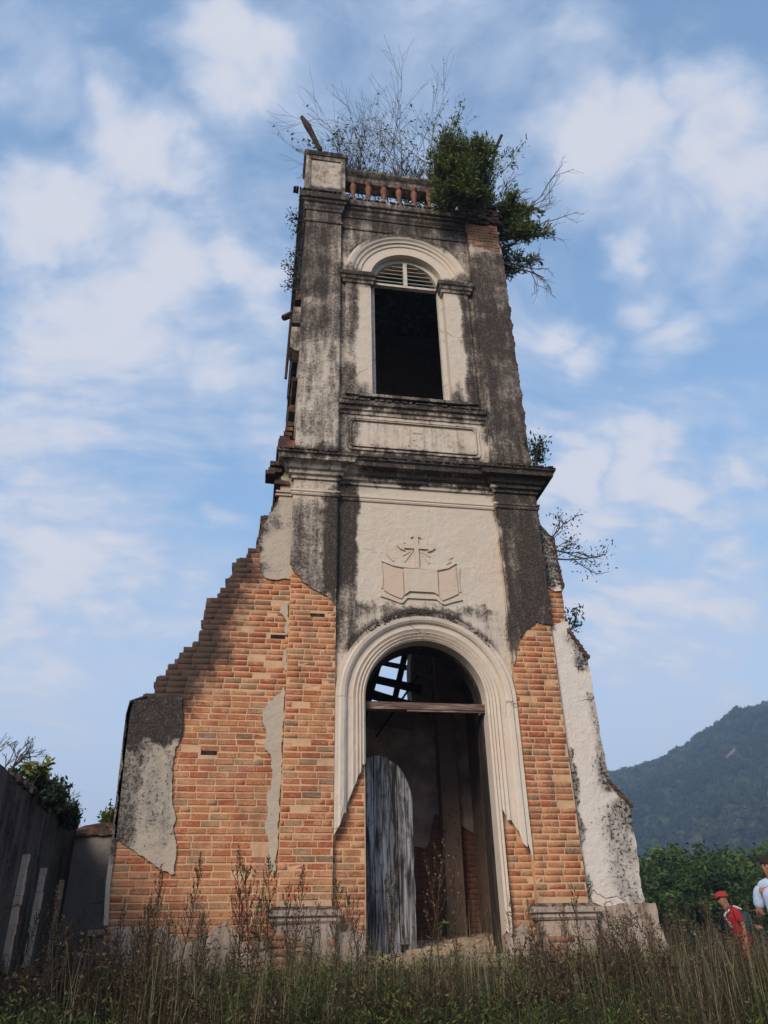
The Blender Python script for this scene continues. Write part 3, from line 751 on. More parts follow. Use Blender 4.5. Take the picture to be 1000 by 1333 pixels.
def sub(name, mb, mat, parent, label=None):
    o = link(name, mb.mesh(name), mat, parent)
    if label: o['label'] = label
    return o
m = MB()
fr_out = [(-.68, 7.99)] + arc(0, WS, .68, 180, 0, 24) + [(.68, 7.99)]
fr_in = [(.595, 7.99)] + arc(0, WS, .595, 0, 180, 24) + [(-.595, 7.99)]
m.slab([fr_out + fr_in], .10, .19)
wf = part('window_frame', m, M_frame)
for nm, bx, mt in (('transom', (-.594, .594, .09, .17, 10.73, 10.78), M_frame), ('mullion', (-.035, .035, .085, .165, 10.781, 11.372), M_frame)):
    m = MB(); m.box(*bx); sub(nm, m, mt, wf)
for s in (-1, 1):
    for i in range(5):
        z = 10.86+i*.10; hw = math.sqrt(max(.01, .59**2-(z-WS+.05)**2))
        if hw < .1: continue
        x0, x1 = (.036, hw-.004) if s > 0 else (-hw+.004, -.036)
        m = MB(); dz_ = .004 if not (s < 0 and i == 3) else .03
        m.add([(x0, .10, z-.004), (x1, .10, z-.004), (x1, .10, z+.010), (x0, .10, z+.010), (x0, .125, z+dz_-.008), (x1, .125, z+dz_-.008), (x1, .125, z+dz_+.002), (x0, .125, z+dz_+.002)],
              [(0,1,2,3), (4,7,6,5), (0,4,5,1), (3,2,6,7), (0,3,7,4), (1,5,6,2)])
        sub('louvre_slat', m, M_louvre, wf)

# --- relief with cross above the door
m = MB()
cx, cz = -.05, 5.24
def arm(p, q, w): # straight bar with a pointed trefoil tip
    d = (Vector(q)-Vector(p)).normalized(); n = Vector((-d.y, d.x)); p, q = Vector(p), Vector(q)
    pts = [p+n*w/2, q-d*.10+n*w/2, q-d*.12+n*w*1.15, q-d*.05+n*w*.75, q, q-d*.05-n*w*.75, q-d*.12-n*w*1.15, q-d*.10-n*w/2, p-n*w/2]
    return [(a.x, a.y) for a in pts]
y0, y1 = -.026, .001
m.slab([arm((cx, cz-.02), (cx, cz+.28), .07)], y0, y1)
m.slab([arm((cx+.035, cz+.01), (cx+.29, cz+.01), .065)], y0, y1); m.slab([arm((cx-.035, cz+.01), (cx-.29, cz+.01), .065)], y0, y1)
m.slab([[(cx-.035, cz-.34), (cx+.035, cz-.34), (cx+.035, cz-.0), (cx-.035, cz-.0)]], y0-.002, y1)
crs = part('relief_cross', m, M_relief)
m = MB()
for s in (-1, 1):
    for a, ln in ((35, .26), (58, .2), (145-180, 0)):
        if ln: 
            d = Vector((s*math.sin(R(a)), -math.cos(R(a)))); n = Vector((-d.y, d.x)); p = Vector((cx+s*.04, cz-.03))
            q = [p+n*.009, p+d*ln+n*.012, p+d*ln-n*.012, p-n*.009]; m.slab([[(v.x, v.y) for v in q]], -.012, .001)
part('relief_ray', m, M_relief)
pgL = [(-.54, 4.95), (-.42, 4.90), (-.27, 4.86), (-.26, 4.46), (-.30, 4.40), (-.45, 4.46), (-.55, 4.52), (-.53, 4.75)]
pgR = [(.54, 4.97), (.44, 4.90), (.27, 4.84), (.26, 4.46), (.30, 4.40), (.44, 4.46), (.55, 4.52), (.54, 4.75)]
pgC = [(-.25, 4.88), (.25, 4.88), (.25, 4.48), (.18, 4.52), (-.18, 4.52), (-.25, 4.46)]
for nm, p, mt, y in (('relief_side_page', pgL, M_pink, -.020), ('relief_side_page', pgR, M_pink, -.020), ('relief_page', pgC, M_relief, -.030)):
    m = MB(); m.slab([p], y, .001); part(nm, m, mt)
m = MB()
def band(pts, w, y):
    for a, b in zip(pts, pts[1:]):
        a, b = Vector(a), Vector(b); n = (b-a).normalized(); n = Vector((-n.y, n.x))*w/2
        m.slab([[(v.x, v.y) for v in (a-n, b-n, b+n, a+n)]], y*.7+rng.uniform(-.002, .002), .0015)
band([(-.60, 4.44), (-.46, 4.40), (-.30, 4.34), (-.22, 4.43), (.22, 4.43), (.32, 4.35), (.46, 4.40), (.60, 4.44)], .035, -.034)
band([(-.58, 4.99), (-.42, 4.93), (-.27, 4.905), (.27, 4.89), (.42, 4.93), (.55, 5.02)], .02, -.034)
band([(-.58, 4.55), (-.565, 4.75), (-.585, 4.95)], .02, -.026); band([(.58, 4.55), (.57, 4.75), (.59, 4.95)], .02, -.026)
band([(.40, 5.0), (.47, 5.04), (.44, 5.08), (.50, 5.12)], .02, -.018); band([(-.40, 5.0), (-.46, 5.06), (-.50, 5.12)], .02, -.018)
part('relief_rim', m, M_relief)

# --- transom beam of the doorway
m = MB(); m.box(-.90, .90, .10, .24, 2.84, 2.935, .008); m.box(-.25, .84, .098, .16, 2.815, 2.838, .006); part('transom_beam', m, M_beam)
# --- plinths
for s in (-1, 1):
    a, b = (-W1-.05, -1.19) if s < 0 else (1.19, W1+.06)
    m = MB(); m.box(a+.02, b-.02, -.13, .02, -.62, .30, .012); part('plinth_block', m, M_base)
    m = sweep([(a, .02), (a, -.13), (b, -.13), (b, .02)], [(-.03, .29), (.01, .30), (.03, .33), (.02, .36), (.05, .38), (.05, .44), (.0, .475), (-.04, .48)])
    part('plinth_moulding', m, M_base)
m = MB(); m.slab([ragged([(-3.6, .28), (-3.1, .30), (-2.8, .12), (-2.45, .34), (-2.2, .1), (-1.95, .2), (-1.95, -.6), (-3.7, -.6), (-3.7, .1)], .08, .03)], -.012, .03); part('base_plaster', m, M_base)
for s in (-1, 1):
    m = MB(); a, b = (-1.19, -.84) if s < 0 else (.84, 1.19)
    m.slab([ragged([(a, -.6), (b, -.6), (b, .12), ((a+b)/2, .28), (a, .16)], .06, .025)], -.012, .03); part('base_plaster', m, M_base)

# --- the right wing, whitewashed, flaring outwards
RW = PX([(696,662),(702,684),(718,699),(723,730),(730,762),(737,800),(740,822),(752,840),(763,856),(770,900),(780,958),(790,1015),(803,1030),(820,1050),(826,1110),(833,1152),(838,1180)], .0)
RWo = [(W1+.002, -.7), (2.66, -.7)] + list(reversed([(x, z) for x, z in RW])) + [(W1+.002, RW[0][1])]
m = MB(); m.slab([ragged(RWo, .06, .010, fixed=(0, 1, len(RWo)-2, len(RWo)-1))], .031, .55); part('right_wing_wall', m, M_mortar)
rp = PX([(719,808),(730,810),(738,809),(740,822),(752,840),(763,856),(770,900),(780,958),(790,1015),(803,1030),(820,1050),(826,1110),(833,1152),(838,1180)])
rp = [(W1+.032, .46), (W1+.032, 4.08)] + [(x+.03, z) for x, z in rp[1:]]
m = MB(); m.slab([ragged(rp, .06, .010, fixed=(0,))], .0, .56); part('wing_plaster', m, M_rwing)
rp = PX([(697,664),(702,684),(718,699),(723,730),(730,762),(731,768),(721,770),(715,762)]); rp = [(W1+.032, 4.72), (W1+.032, RW[0][1]+.02)] + [(x+.02, z) for x, z in rp[1:-1]]
m = MB(); m.slab([ragged(rp, .06, .012)], .0, .56); part('wing_plaster', m, M_rwing)
m = MB(); m.slab([ragged([(1.98, -.62), (2.82, -.62), (2.84, -.1), (2.76, .30), (2.74, .46), (1.98, .45)], .06, .015)], -.075, .6); part('wing_base', m, M_base)
# dark edge crust on the sloping shoulders of the right wing
m = MB()
for (x0, z0), (x1, z1) in ((XZ(738, 820), XZ(764, 856)), (XZ(790, 1016), XZ(821, 1050)), (XZ(718, 699), XZ(731, 765))):
    for i in range(26):
        t = i/25; s = rng.uniform(.012, .028); x, z = x0+(x1-x0)*t+.02, z0+(z1-z0)*t
        m.box(x-s, x+s, -.01-s*.3, .55, z-s, z+s, s*.4)
o = part('shoulder_crust', m, M_broken); o['kind'] = 'stuff'

# --- threshold and rubble
m = MB(); m.box(-.83, .95, -.22, .45, -.16, -.035, .01); part('threshold', m, M_stone)
m = MB(); m.box(-1.46, 1.46, .452, 3.3, -.5, -.06); part('inner_floor', m, M_ground)
m = MB()
for i in range(420):
    x = rng.uniform(-.9, 1.3); y = rng.uniform(.3, 3.0); hh = max(0, (x+.6)*.14)*min(1, (y-.1)/1.2)
    s = rng.uniform(.02, .09); z = -.06+hh*rng.random()
    m.box(x-s, x+s, y-s*.8, y+s*.8, z-s*.3, z+s*.8, s*.35)
o = part('rubble', m, M_stone); o['kind'] = 'stuff'

# --- weathered door leaf, planks with an arched head, standing ajar inside the left of the doorway
dl = empty('door', (-.865, .56, -.10), R(14)); dl.parent = church; dl.matrix_parent_inverse = Matrix.Translation(-Vector((0, 1.6, -.45)))
wd = .80; nb = 7; bw = wd/nb
for i in range(nb):
    x0 = i*bw+.007; x1 = (i+1)*bw-.007; xm = (x0+x1)/2
    def top(x): return 1.62 + .82*math.sqrt(max(0, 1-((x-.32)/.52)**2)) if x > .05 else 2.2
    zb = (.05, 0, .12, .02, .0, .18, .1)[i]
    pts = [(x0, zb), (x1, zb+rng.uniform(-.03, .03)), (x1, top(x1)), (xm, top(xm)), (x0, top(x0))]
    m = MB(); yy = rng.uniform(-.018, .018)
    m.slab([ragged(pts, .15, .006)], yy, yy+.03)
    o = link('plank', m.mesh('plank'), M_doorwood, dl)
for lz in (.45, 1.5):
    m = MB(); m.box(.02, wd-.02, .032, .07, lz, lz+.13); o = link('door_ledge', m.mesh('door_ledge'), M_darkwood, dl)
# dark jamb post beside the leaf and a timber on the right
m = MB(); m.box(-.848, -.80, .203, .44, -.1, 2.83, .003); part('door_post', m, M_darkwood)
m = MB(); m.box(.80, .848, .203, .44, -.1, 2.83, .003); part('door_post', m, M_darkwood)
m = MB(); m.slab([arc(0, DS, .848, 0, 180, 28) + arc(0, DS, .80, 180, 0, 28)], .203, .44); part('soffit_shade_ring', m, M_darkwood)  # added ring that darkens the arch soffit in place of shade

# --- remains of the roof timbers, black against the sky behind the back wall
for p0, p1, r in (((-.62, 3.0, 3.0), (.22, 3.0, 5.9), .11), ((-1.4, 3.05, 4.42), (.62, 3.05, 4.02), .065), ((-1.4, 3.1, 4.72), (-.1, 3.1, 4.42), .035),
                  ((-.55, 2.95, 3.95), (.7, 2.95, 3.62), .075), ((.05, 2.9, 3.6), (.46, 2.9, 5.2), .05), ((-1.2, 4.2, 4.75), (.9, 4.2, 4.35), .045), ((-1.2, 4.6, 5.25), (.9, 4.6, 4.9), .045), ((-.35, 4.9, 3.2), (-.05, 4.9, 6.3), .05), ((-1.3, 5.0, 4.9), (1.2, 5.0, 5.7), .05), ((-.2, 3.12, 3.2), (.58, 3.12, 4.3), .02)):
    p0, p1 = Vector(p0), Vector(p1); d = (p1-p0).normalized(); u = Vector((0, 1, 0)); n = d.cross(u).normalized()
    m = MB(); vs = []
    for p in (p0, p0+(p1-p0)*.35, p0+(p1-p0)*.7, p1):
        q = rng.uniform(.85, 1.15)*r
        for a, b in ((-1, -1), (1, -1), (1, 1), (-1, 1)): vs.append(p + n*a*q + u*b*r*.6)
    fs = [(i*4+j, i*4+(j+1) % 4, (i+1)*4+(j+1) % 4, (i+1)*4+j) for i in range(3) for j in range(4)] + [(3,2,1,0), (12,13,14,15)]
    m.add(vs, fs); part('roof_timber', m, M_darkwood)

# --- bricks -------------------------------------------------------------
def brick_mesh(seed):
    r = random.Random(seed); m = MB(); c = .035
    q = lambda a=.012: r.uniform(-a, a)
    hx, hz = .5, .5
    back = [(-hx, .05, -hz), (hx, .05, -hz), (hx, .05, hz), (-hx, .05, hz)]
    mid = [(x+q(), .008, z+q(.03)) for x, _, z in back]
    fr = [(x*(1-.028)+q(.008), 0+r.uniform(0, .003), z*(1-.09)+q(.03)) for x, _, z in back]
    if r.random() < .5:
        i = r.randrange(4); fr[i] = (fr[i][0]*.93, .004, fr[i][2]*.84)
    vs = back+mid+fr
    fs = [(0,1,5,4), (1,2,6,5), (2,3,7,6), (3,0,4,7), (4,5,9,8), (5,6,10,9), (6,7,11,10), (7,4,8,11), (8,9,10,11)]
    m.add(vs, fs); me = m.mesh('brick'); me.materials.append(M_brick)
    return me
BM = [brick_mesh(i) for i in range(6)]
bricks = []
PL = wing_plaster
def lay(x0f, x1f, z0, z1, y, skip, gaps=()):
    k = int(math.ceil((z0+.5)/COURSE))
    while -.5+(k+1)*COURSE <= z1+.02:
        zc = -.5+(k+.5)*COURSE + rng.uniform(-.002, .002)
        x0, x1 = x0f(k), x1f(k)
        header = False
        x = x0 - (rng.uniform(.0, .22) if k % 2 else rng.uniform(.0, .10))
        while x < x1-.02:
            L = (.118 if header else .232)*rng.uniform(.94, 1.05)
            if not header and rng.random() < .05: L *= .55
            a, b = max(x, x0), min(x+L-.014, x1)
            x += L
            if b-a < .035: continue
            xc = (a+b)/2
            if skip(a, b, zc): continue
            if any(abs(xc-gx) < .12 and abs(zc-gz_) < .04 for gx, gz_ in gaps): continue
            if rng.random() < .006: continue
            h = COURSE-rng.uniform(.015, .023)
            yy = y - rng.uniform(.0055, .012) + (.006 if rng.random() < .06 else 0)
            bricks.append((xc, yy, zc, (b-a), h, rng.uniform(-.006, .006)))
        k += 1
def sk_wing(a, b, z):
    return any(inside(a+.01, z, p) and inside(b-.01, z, p) for p in PL) 
hw = [XZ(272, 979), XZ(362, 828)]
lay(lambda k: stepx.get(k, -3.8)+.004, lambda k: -W1-.006, -.34, wing_top-.1, .031, sk_wing, hw)
PLp = LP; 
lay(lambda k: -W1+.002, lambda k: -W0-.004, .49, 4.9, -.052, lambda a, b, z: inside(a+.01, z, LP) and inside(b-.01, z, LP), [XZ(413, 803)])
lay(lambda k: W0+.004, lambda k: W1-.002, .49, 4.2, -.052, lambda a, b, z: inside(a+.01, z, RP) and inside(b-.01, z, RP), [])
lay(lambda k: W0+.004, lambda k: W1-.002, 11.7, 12.75, -.052, lambda a, b, z: False, [])
lay(lambda k: -W0+.006, lambda k: -DR-.02, -.2, 2.2, .031, lambda a, b, z: z > 2.2-((-a)-.835)*-0-.0 or z > 1.0+(b+1.245)*2.5, [])
lay(lambda k: .92, lambda k: W0-.006, -.2, 1.5, .031, lambda a, b, z: z > 1.5-((a+b)/2-.915)*1.3, [])
lay(lambda k: W1+.034, lambda k: 2.17, 4.0, 4.75, .031, lambda a, b, z: b > 2.1+(4.75-z)*.06 and False, [])
lay(lambda k: -W1-.02, lambda k: -1.22, -.4, .27, -.135, lambda a, b, z: rng.random() < .45, [])
lay(lambda k: 1.30, lambda k: W1+.0, -.4, .27, -.135, lambda a, b, z: rng.random() < .3, [])
# the nearest 300 are separate, the rest one mass
def bdist(b): return (Vector((b[0], b[1], b[2]))-CAM).length - b[3]*6
lowz = [b for b in bricks if b[2] > .20]      # lower ones stand behind weeds
lowz.sort(key=bdist); single = set(id(b) for b in lowz[:300])
w = Vector((0, 1.6, -0.45))
massV, massF, massT = [], [], []
for b in bricks:
    xc, yy, zc, L, h, rt = b
    src = BM[rng.randrange(6)]
    if id(b) in single:
        o = bpy.data.objects.new('brick', src); COL.objects.link(o); o.parent = church
        o.location = Vector((xc, yy-.0, zc)) - w; o.scale = (L, 1, h); o.rotation_euler = (0, rt, 0)
    else:
        base = len(massV); t = rng.random(); cs, sn = math.cos(rt), math.sin(rt)
        for v in src.vertices:
            X_, Z_ = v.co.x*L, v.co.z*h
            massV.append((xc+X_*cs+Z_*sn, yy+v.co.y, zc-X_*sn+Z_*cs)); 
        for f in src.polygons: massF.append([i+base for i in f.vertices]); massT.append(t)
me = np_mesh('brickwork', massV, massF, [M_brickmass])
at_ = me.attributes.new('tint', 'FLOAT', 'FACE'); at_.data.foreach_set('value', np.array(massT, np.float32))
o = link('brickwork', me, None, church); o.matrix_parent_inverse = Matrix.Translation(-w); o['kind'] = 'stuff'
# back wall bricks inside, below the fallen plaster
massV, massF, massT = [], [], []
for k in range(30):
    z = -.1+k*.08; x = -1.45 + (.1 if k % 2 else 0)
    while x < 1.44:
        L = .225*rng.uniform(.95, 1.05); base = len(massV); src = BM[rng.randrange(6)]; t = rng.random()
        if z < 2.05:
            for v in src.vertices: massV.append((x+L/2+v.co.x*(L-.014), 3.288-rng.uniform(0, .003)+v.co.y*.6, z+.04+v.co.z*.066))
            for f in src.polygons: massF.append([i+base for i in f.vertices]); massT.append(t)
        x += L
me = np_mesh('inner_brickwork', massV, massF, [make_mat('dim_brick', lambda nt: nt.mix(nt.noise(nt.pos(), 9, 4), (0.32, 0.12, 0.07), (0.14, 0.075, 0.055)), .95)])
o = link('inner_brickwork', me, None, church); o.matrix_parent_inverse = Matrix.Translation(-w); o['kind'] = 'stuff'
# thin dark plates painting the shade inside the putlog holes
for hx, hz in hw + [XZ(413, 803)]:
    m = MB(); yb = -.0525 if hx > -W1 else .0305
    m.box(hx-.10, hx+.10, yb-.001, yb+.0, hz-.03, hz+.03); part('putlog_shade_plate', m, M_darkwood)

# --- balustrade and corner pedestals
bal = part('balustrade_rail', sweep([(-1.16, .0), (1.30, .0)], [(-.22, 13.44), (.03, 13.45), (.05, 13.50), (.03, 13.53), (.03, 13.62), (.07, 13.66), (.10, 13.70), (.10, 13.76), (.06, 13.80), (-.24, 13.80)]), M_tower)
bal.location = (0, 0.05, 0)
prof = [(.060, 0), (.060, .05), (.040, .07), (.032, .12), (.034, .20), (.050, .30), (.066, .40), (.062, .46), (.036, .50), (.040, .52), (.064, .54), (.066, .60)]
def baluster_mesh():
    m = MB(); n = 12; vs = [(r*1.05*math.cos(2*math.pi*i/n), r*1.05*math.sin(2*math.pi*i/n), z*1.06) for r, z in prof for i in range(n)]
    m.add(vs, [(j*n+i, j*n+(i+1) % n, (j+1)*n+(i+1) % n, (j+1)*n+i) for j in range(len(prof)-1) for i in range(n)]); me = m.mesh('baluster'); me.materials.append(M_terra); 
    me.polygons.foreach_set('use_smooth', [True]*len(me.polygons)); return me
bme = baluster_mesh()
for i in range(8):
    o = bpy.data.objects.new('baluster', bme); COL.objects.link(o); o.parent = church; o.location = Vector((-1.0+i*.31, .0, 12.805)) - w
    o.rotation_euler = (0, 0, rng.random()*6)
m = MB(); m.box(-W1-.03, -1.22, -.14, .42, 12.79, 13.90, .008); ped = part('corner_pedestal', m, M_mortar)
m = MB(); m.slab([[(-W1-.07, 12.83), (-1.18, 12.83), (-1.18, 13.86), (-W1-.07, 13.86)], [(-W1+.02, 12.93), (-W1+.02, 13.76), (-1.27, 13.76), (-1.27, 12.93)]], -.175, -.139); part('pedestal_panel', m, M_tower)
m = MB(); m.slab([[(-W1+.021, 12.931), (-1.271, 12.931), (-1.271, 13.759), (-W1+.021, 13.759)]], -.150, -.1395); part('pedestal_panel', m, M_mould)
m = MB(); m.box(-W1-.075, -W1-.051, -.17, .43, 12.83, 13.88); part('pedestal_panel', m, M_tower)
m = sweep([(-W1-.07, .42), (-W1-.07, -.17), (-1.18, -.17), (-1.18, .42)], [(-.3, 13.87), (.02, 13.875), (.04, 13.91), (.05, 13.96), (.0, 13.99), (-.3, 14.0)]); part('pedestal_cap', m, M_tower)
for sx in (-1,):
    m = MB(); m.box(-W1-.04, -W1+.2, .43, 3.6, 13.45, 13.8, .01); m.box(-W1-.04, -W1+.2, 3.2, 3.65, 12.8, 13.9, .01); part('side_rail', m, M_tower)
# broken stub of the right corner pedestal: tumbled bricks
m = MB()
for i in range(260):
    a = rng.random(); x = rng.uniform(1.30, 1.92); y = rng.uniform(-.10, .35); zt = 12.75 + .65*max(0, 1-abs(x-1.6)/.5)
    z = rng.uniform(12.55, zt); s = rng.uniform(.04, .1)
    m.box(x-s, x+s, y-s*.6, y+s*.6, z-s*.35, z+s*.35, .015)
o = part('broken_pedestal', m, M_broken)
# rotten post on the left pedestal, stick on the right, hanging lath at the flank
def stick(name, pts, rad, mat, label, cat):
    m = MB()
    for (p0, r0), (p1, r1) in zip(zip(pts, rad), list(zip(pts, rad))[1:]): m.cyl(p0, p1, r0, r1, 6)
    e = m.mesh(name); base = Vector(pts[0]); e.transform(Matrix.Translation(-base))
    o = bpy.data.objects.new(name, e); COL.objects.link(o); e.materials.append(mat); o.location = base
    return tag(o, label, cat)
p = [at(417, 196, -.05), at(409, 180, -.05), at(400, 163, -.05), at(393, 152, -.05)]
o = stick('rotten_post', p, [.05, .055, .075, .04], M_postwood, 'short rotten dark wooden post leaning left on top of the left corner pedestal', 'post')
p2 = [at(411, 176, -.05), at(398, 170, -.05)]
p = [at(640, 225, .3), at(644, 196, .3), at(653, 176, .3)]
stick('broken_stake', p, [.03, .04, .035], M_darkwood, 'dark broken stake poking out of the bush at the right tower corner', 'stake')
p = [at(392, 405, .25), at(382, 408, .2), at(369, 414, .15)]
stick('hanging_beam', p, [.05, .06, .055], M_postwood, 'short rotten beam end jutting out of the left tower flank', 'beam')
p = [at(379, 412, .17), at(376, 450, .17), at(372, 493, .17)]
stick('hanging_lath', p, [.022, .028, .024], M_postwood, 'thin dark lath hanging straight down beside the left tower flank', 'lath')

# ================================================================== PLANTS
class Tubes:
    def __init__(s, n=3): s.V = []; s.F = []; s.n = n
    def line(s, pts, rad):
        n = s.n; b = len(s.V)
        for i, p in enumerate(pts):
            d = (pts[min(i+1, len(pts)-1)]-pts[max(i-1, 0)])
            if d.length < 1e-6: d = Vector((0, 0, 1))
            d.normalize(); a = d.orthogonal().normalized() if i == 0 else (a0 - d*a0.dot(d)).normalized(); a0 = a; c = d.cross(a)
            for j in range(n):
                t = 2*math.pi*j/n; s.V.append(tuple(p + (a*math.cos(t)+c*math.sin(t))*rad[i]))
        for i in range(len(pts)-1):
            for j in range(n):
                s.F.append((b+i*n+j, b+i*n+(j+1) % n, b+(i+1)*n+(j+1) % n, b+(i+1)*n+j))
    def mesh(s, name, mat):
        return np_mesh(name, s.V, s.F, [mat])
def leaf_mesh(name, P, D_, size, width, mat, tint=None, droop=0.0, seed=0, jitter=0.35):
    """rhombic leaf quads; P base points, D_ directions"""
    r = np.random.default_rng(seed); n = len(P); P = np.asarray(P, float); D_ = np.asarray(D_, float)
    D_ = D_/np.maximum(1e-6, np.linalg.norm(D_, axis=1, keepdims=True)); D_[:, 2] -= droop
    L = size*r.uniform(1-jitter, 1+jitter, (n, 1)); Wd = L*width
    s = np.cross(D_, r.normal(size=(n, 3))); s /= np.maximum(1e-6, np.linalg.norm(s, axis=1, keepdims=True))
    nn = np.cross(D_, s)
    V = np.stack([P, P+D_*L*.45+s*Wd*.5+nn*L*.05, P+D_*L, P+D_*L*.45-s*Wd*.5+nn*L*.05], 1).reshape(-1, 3)
    F = np.arange(4*n).reshape(n, 4)
    me = np_mesh(name, V, F, [mat])
    a = me.attributes.new('tint', 'FLOAT', 'FACE')
    t = r.random(n) if tint is None else np.clip(np.asarray(tint)+r.normal(0, .14, n), 0, 1)
    a.data.foreach_set('value', t.astype(np.float32)); return me
def grow(T, r, p, d, L, rad, depth, tips, split=3, bend=.25, up=.15, shrink=.68, segs=4, start=.3, ang=(25, 55)):
    pts = [p.copy()]; dd = d.copy()
    for i in range(segs):
        dd = (dd + Vector((r.gauss(0, bend), r.gauss(0, bend), r.gauss(0, bend)+up))*.35).normalized()
        pts.append(pts[-1]+dd*(L/segs))
    T.line(pts, [max(.0025, rad*(1-.55*i/segs)) for i in range(segs+1)])
    tips.append((pts, depth))
    if depth <= 0: return
    for k in range(split):
        t = start+(1-start)*(k+r.random()*.6+.2)/split
        i = min(segs-1, int(t*segs)); q = pts[i].lerp(pts[i+1], t*segs-i)
        ax = dd.orthogonal(); ax.rotate(Matrix.Rotation(r.uniform(0, 6.28), 3, dd)); nd = dd.copy(); nd.rotate(Matrix.Rotation(R(r.uniform(*ang)), 3, ax))
        grow(T, r, q, nd, L*shrink*r.uniform(.7, 1.1), rad*.55, depth-1, tips, split, bend, up, shrink, segs, start, ang)

def bare_shrub(seed, h, n=3, lean=(0, 0, 1), spread=.5, depth=3, rad=.018, leafy=0, split=3, lsize=.075):
    r = random.Random(seed); T = Tubes(3); tips = []
    for i in range(n):
        d = Vector((lean[0]+r.gauss(0, spread), lean[1]+r.gauss(0, spread), lean[2]+abs(r.gauss(0, .2)))).normalized()
        grow(T, r, Vector((r.gauss(0, .06), r.gauss(0, .06), 0)), d, h*r.uniform(.55, .85), rad, depth, tips, split=split, up=.10, shrink=.6, ang=(18, 42))
    me = T.mesh('stems', M_twig)
    lf = None
    if leafy:
        P, Dv = [], []
        for pts, dep in tips:
            if dep > 1: continue
            for _ in range(leafy):
                if r.random() < .6:
                    i = r.randrange(1, len(pts)); P.append(tuple(pts[i])); Dv.append((r.gauss(0, 1), r.gauss(0, 1), r.gauss(0, .7)))
        if P: lf = leaf_mesh('leaves', P, Dv, lsize, .5, M_leaf, seed=seed)
    return me, lf
def place(name, loc, meshes, label, cat, group=None, rz=0, sc=1.0):
    e = empty(name, loc, rz); e.scale = (sc,)*3; tag(e, label, cat, group)
    for nm, me in meshes:
        if me is None: continue
        o = bpy.data.objects.new(nm, me); COL.objects.link(o); o.parent = e
        if nm in ('seed_heads', 'leaves', 'stems', 'crown', 'stem'): o['kind'] = 'stuff'
    return e

# bare shrubs along the tower top
spots = [(-1.3, .3, 1.9, (.08,0,1), 0, ''), (-1.0, .3, 2.3, (-.02,0,1), 2, ''), (-.75, .25, 3.0, (.05,0,1), 0, ''), (-.35, .25, 3.1, (-.05,0,1), 1, ''), (.0, .35, 3.2, (.08,0,1), 1, ''),
         (.35, .25, 4.4, (.0,0,1), 0, ''), (.85, .3, 3.8, (.05,0,1), 1, '')]
lab = ['bare twiggy shrub leaning left behind the left corner pedestal', 'low leafy twigs growing just right of the left corner pedestal', 'tall forked leafless shrub above the leftmost balusters',
       'fine leafless shrub rising above the middle of the balustrade', 'bare shrub just right of the middle of the balustrade', 'tallest leafless shrub on the tower top, beside the green bush', 'grey twiggy shrub partly hidden by the green bush on the tower']
for i, (x, y, h, ln, lf, _) in enumerate(spots):
    a, b = bare_shrub(40+i, h, n=3 if i != 5 else 2, lean=ln, spread=.20, depth=3, rad=.015, leafy=lf, split=4)
    place('bare_shrub', (x, y, 12.78), [('stems', a), ('leaves', b)], lab[i], 'shrub', 'leafless shrubs on the tower top')
# ground cover of dead grass on the tower top
P, Dv = [], []
for i in range(1500):
    x = rng.uniform(-1.2, 1.3); y = rng.uniform(.18, .5); P.append((x, y, 13.75+rng.uniform(-.1, .75)*max(.3, math.sin(x*3)*.4+.8))); Dv.append((rng.gauss(0, .4), rng.gauss(0, .4), 1))
o = link('dry_grass_tuft', leaf_mesh('dry_grass_tuft', P, Dv, .26, .07, M_seed, seed=3), None)
tag(o, 'dry brown grass growing behind the balustrade on the tower top', 'grass', kind='stuff')

def bush(seed, stems, leaf=.085, nleaf=26, mat=None, clump=.12, wid=.42):
    """stems: list of (base, direction, length)"""
    r = random.Random(seed); T = Tubes(4); P, Dv, tn = [], [], []
    for base, d, L in stems:
        tips = []
        grow(T, r, Vector(base), Vector(d).normalized(), L, .018, 2, tips, split=4, bend=.22, up=.22, shrink=.5, segs=5, start=.2, ang=(20, 50))
        for pts, dep in tips:
            if dep == 2: lo = 1
            else: lo = 0
            tc = r.uniform(.1, .75)
            for i in range(nleaf if dep < 2 else nleaf):
                k = r.uniform(lo, len(pts)-1); a = int(min(k, len(pts)-2)); q = pts[a].lerp(pts[a+1], k-a)
                dirv = (pts[a+1]-pts[a]).normalized()
                P.append((q.x+r.gauss(0, clump*.35), q.y+r.gauss(0, clump*.35), q.z+r.gauss(0, clump*.35)))
                Dv.append((dirv.x*.9+r.gauss(0, .7), dirv.y*.9+r.gauss(0, .7), dirv.z*.9+r.gauss(0, .7)+.1)); tn.append(tc)
    return T.mesh('stems', M_twig), leaf_mesh('leaves', P, Dv, leaf, wid, mat or M_leaf, tint=tn, seed=seed)
st = []
rb = random.Random(5)
for i in range(19):   # upright and outward leafy shoots from the corner
    x = rb.uniform(1.0, 1.95); y = rb.uniform(-.15, .6)
    out = (x-1.35)
    st.append(((x, y, 12.75+rb.uniform(-.1, .3)), (out*.55+rb.gauss(0, .22), -.25+rb.gauss(0, .3), 1.0), rb.uniform(.75, 1.35)*(1.25 if 1.0 < x < 1.6 else .9)))
for i in range(5): st.append(((1.35+rb.gauss(0, .15), .3, 13.2), (rb.gauss(.05, .15), rb.gauss(0, .15), 1), rb.uniform(1.5, 2.1)))
for i in range(26): st.append(((rb.uniform(.85, 1.6), -.24, rb.uniform(12.5, 13.6)), (rb.gauss(-.25, .3), -.7, rb.uniform(-.5, .5)), rb.uniform(.4, .8)))
for i in range(15): # hanging over the right flank
    st.append(((rb.uniform(1.95, 2.1), rb.uniform(.0, .9), rb.uniform(12.3, 13.5)), (.6, rb.gauss(0, .3), rb.uniform(-.9, .5)), rb.uniform(.4, .75)))
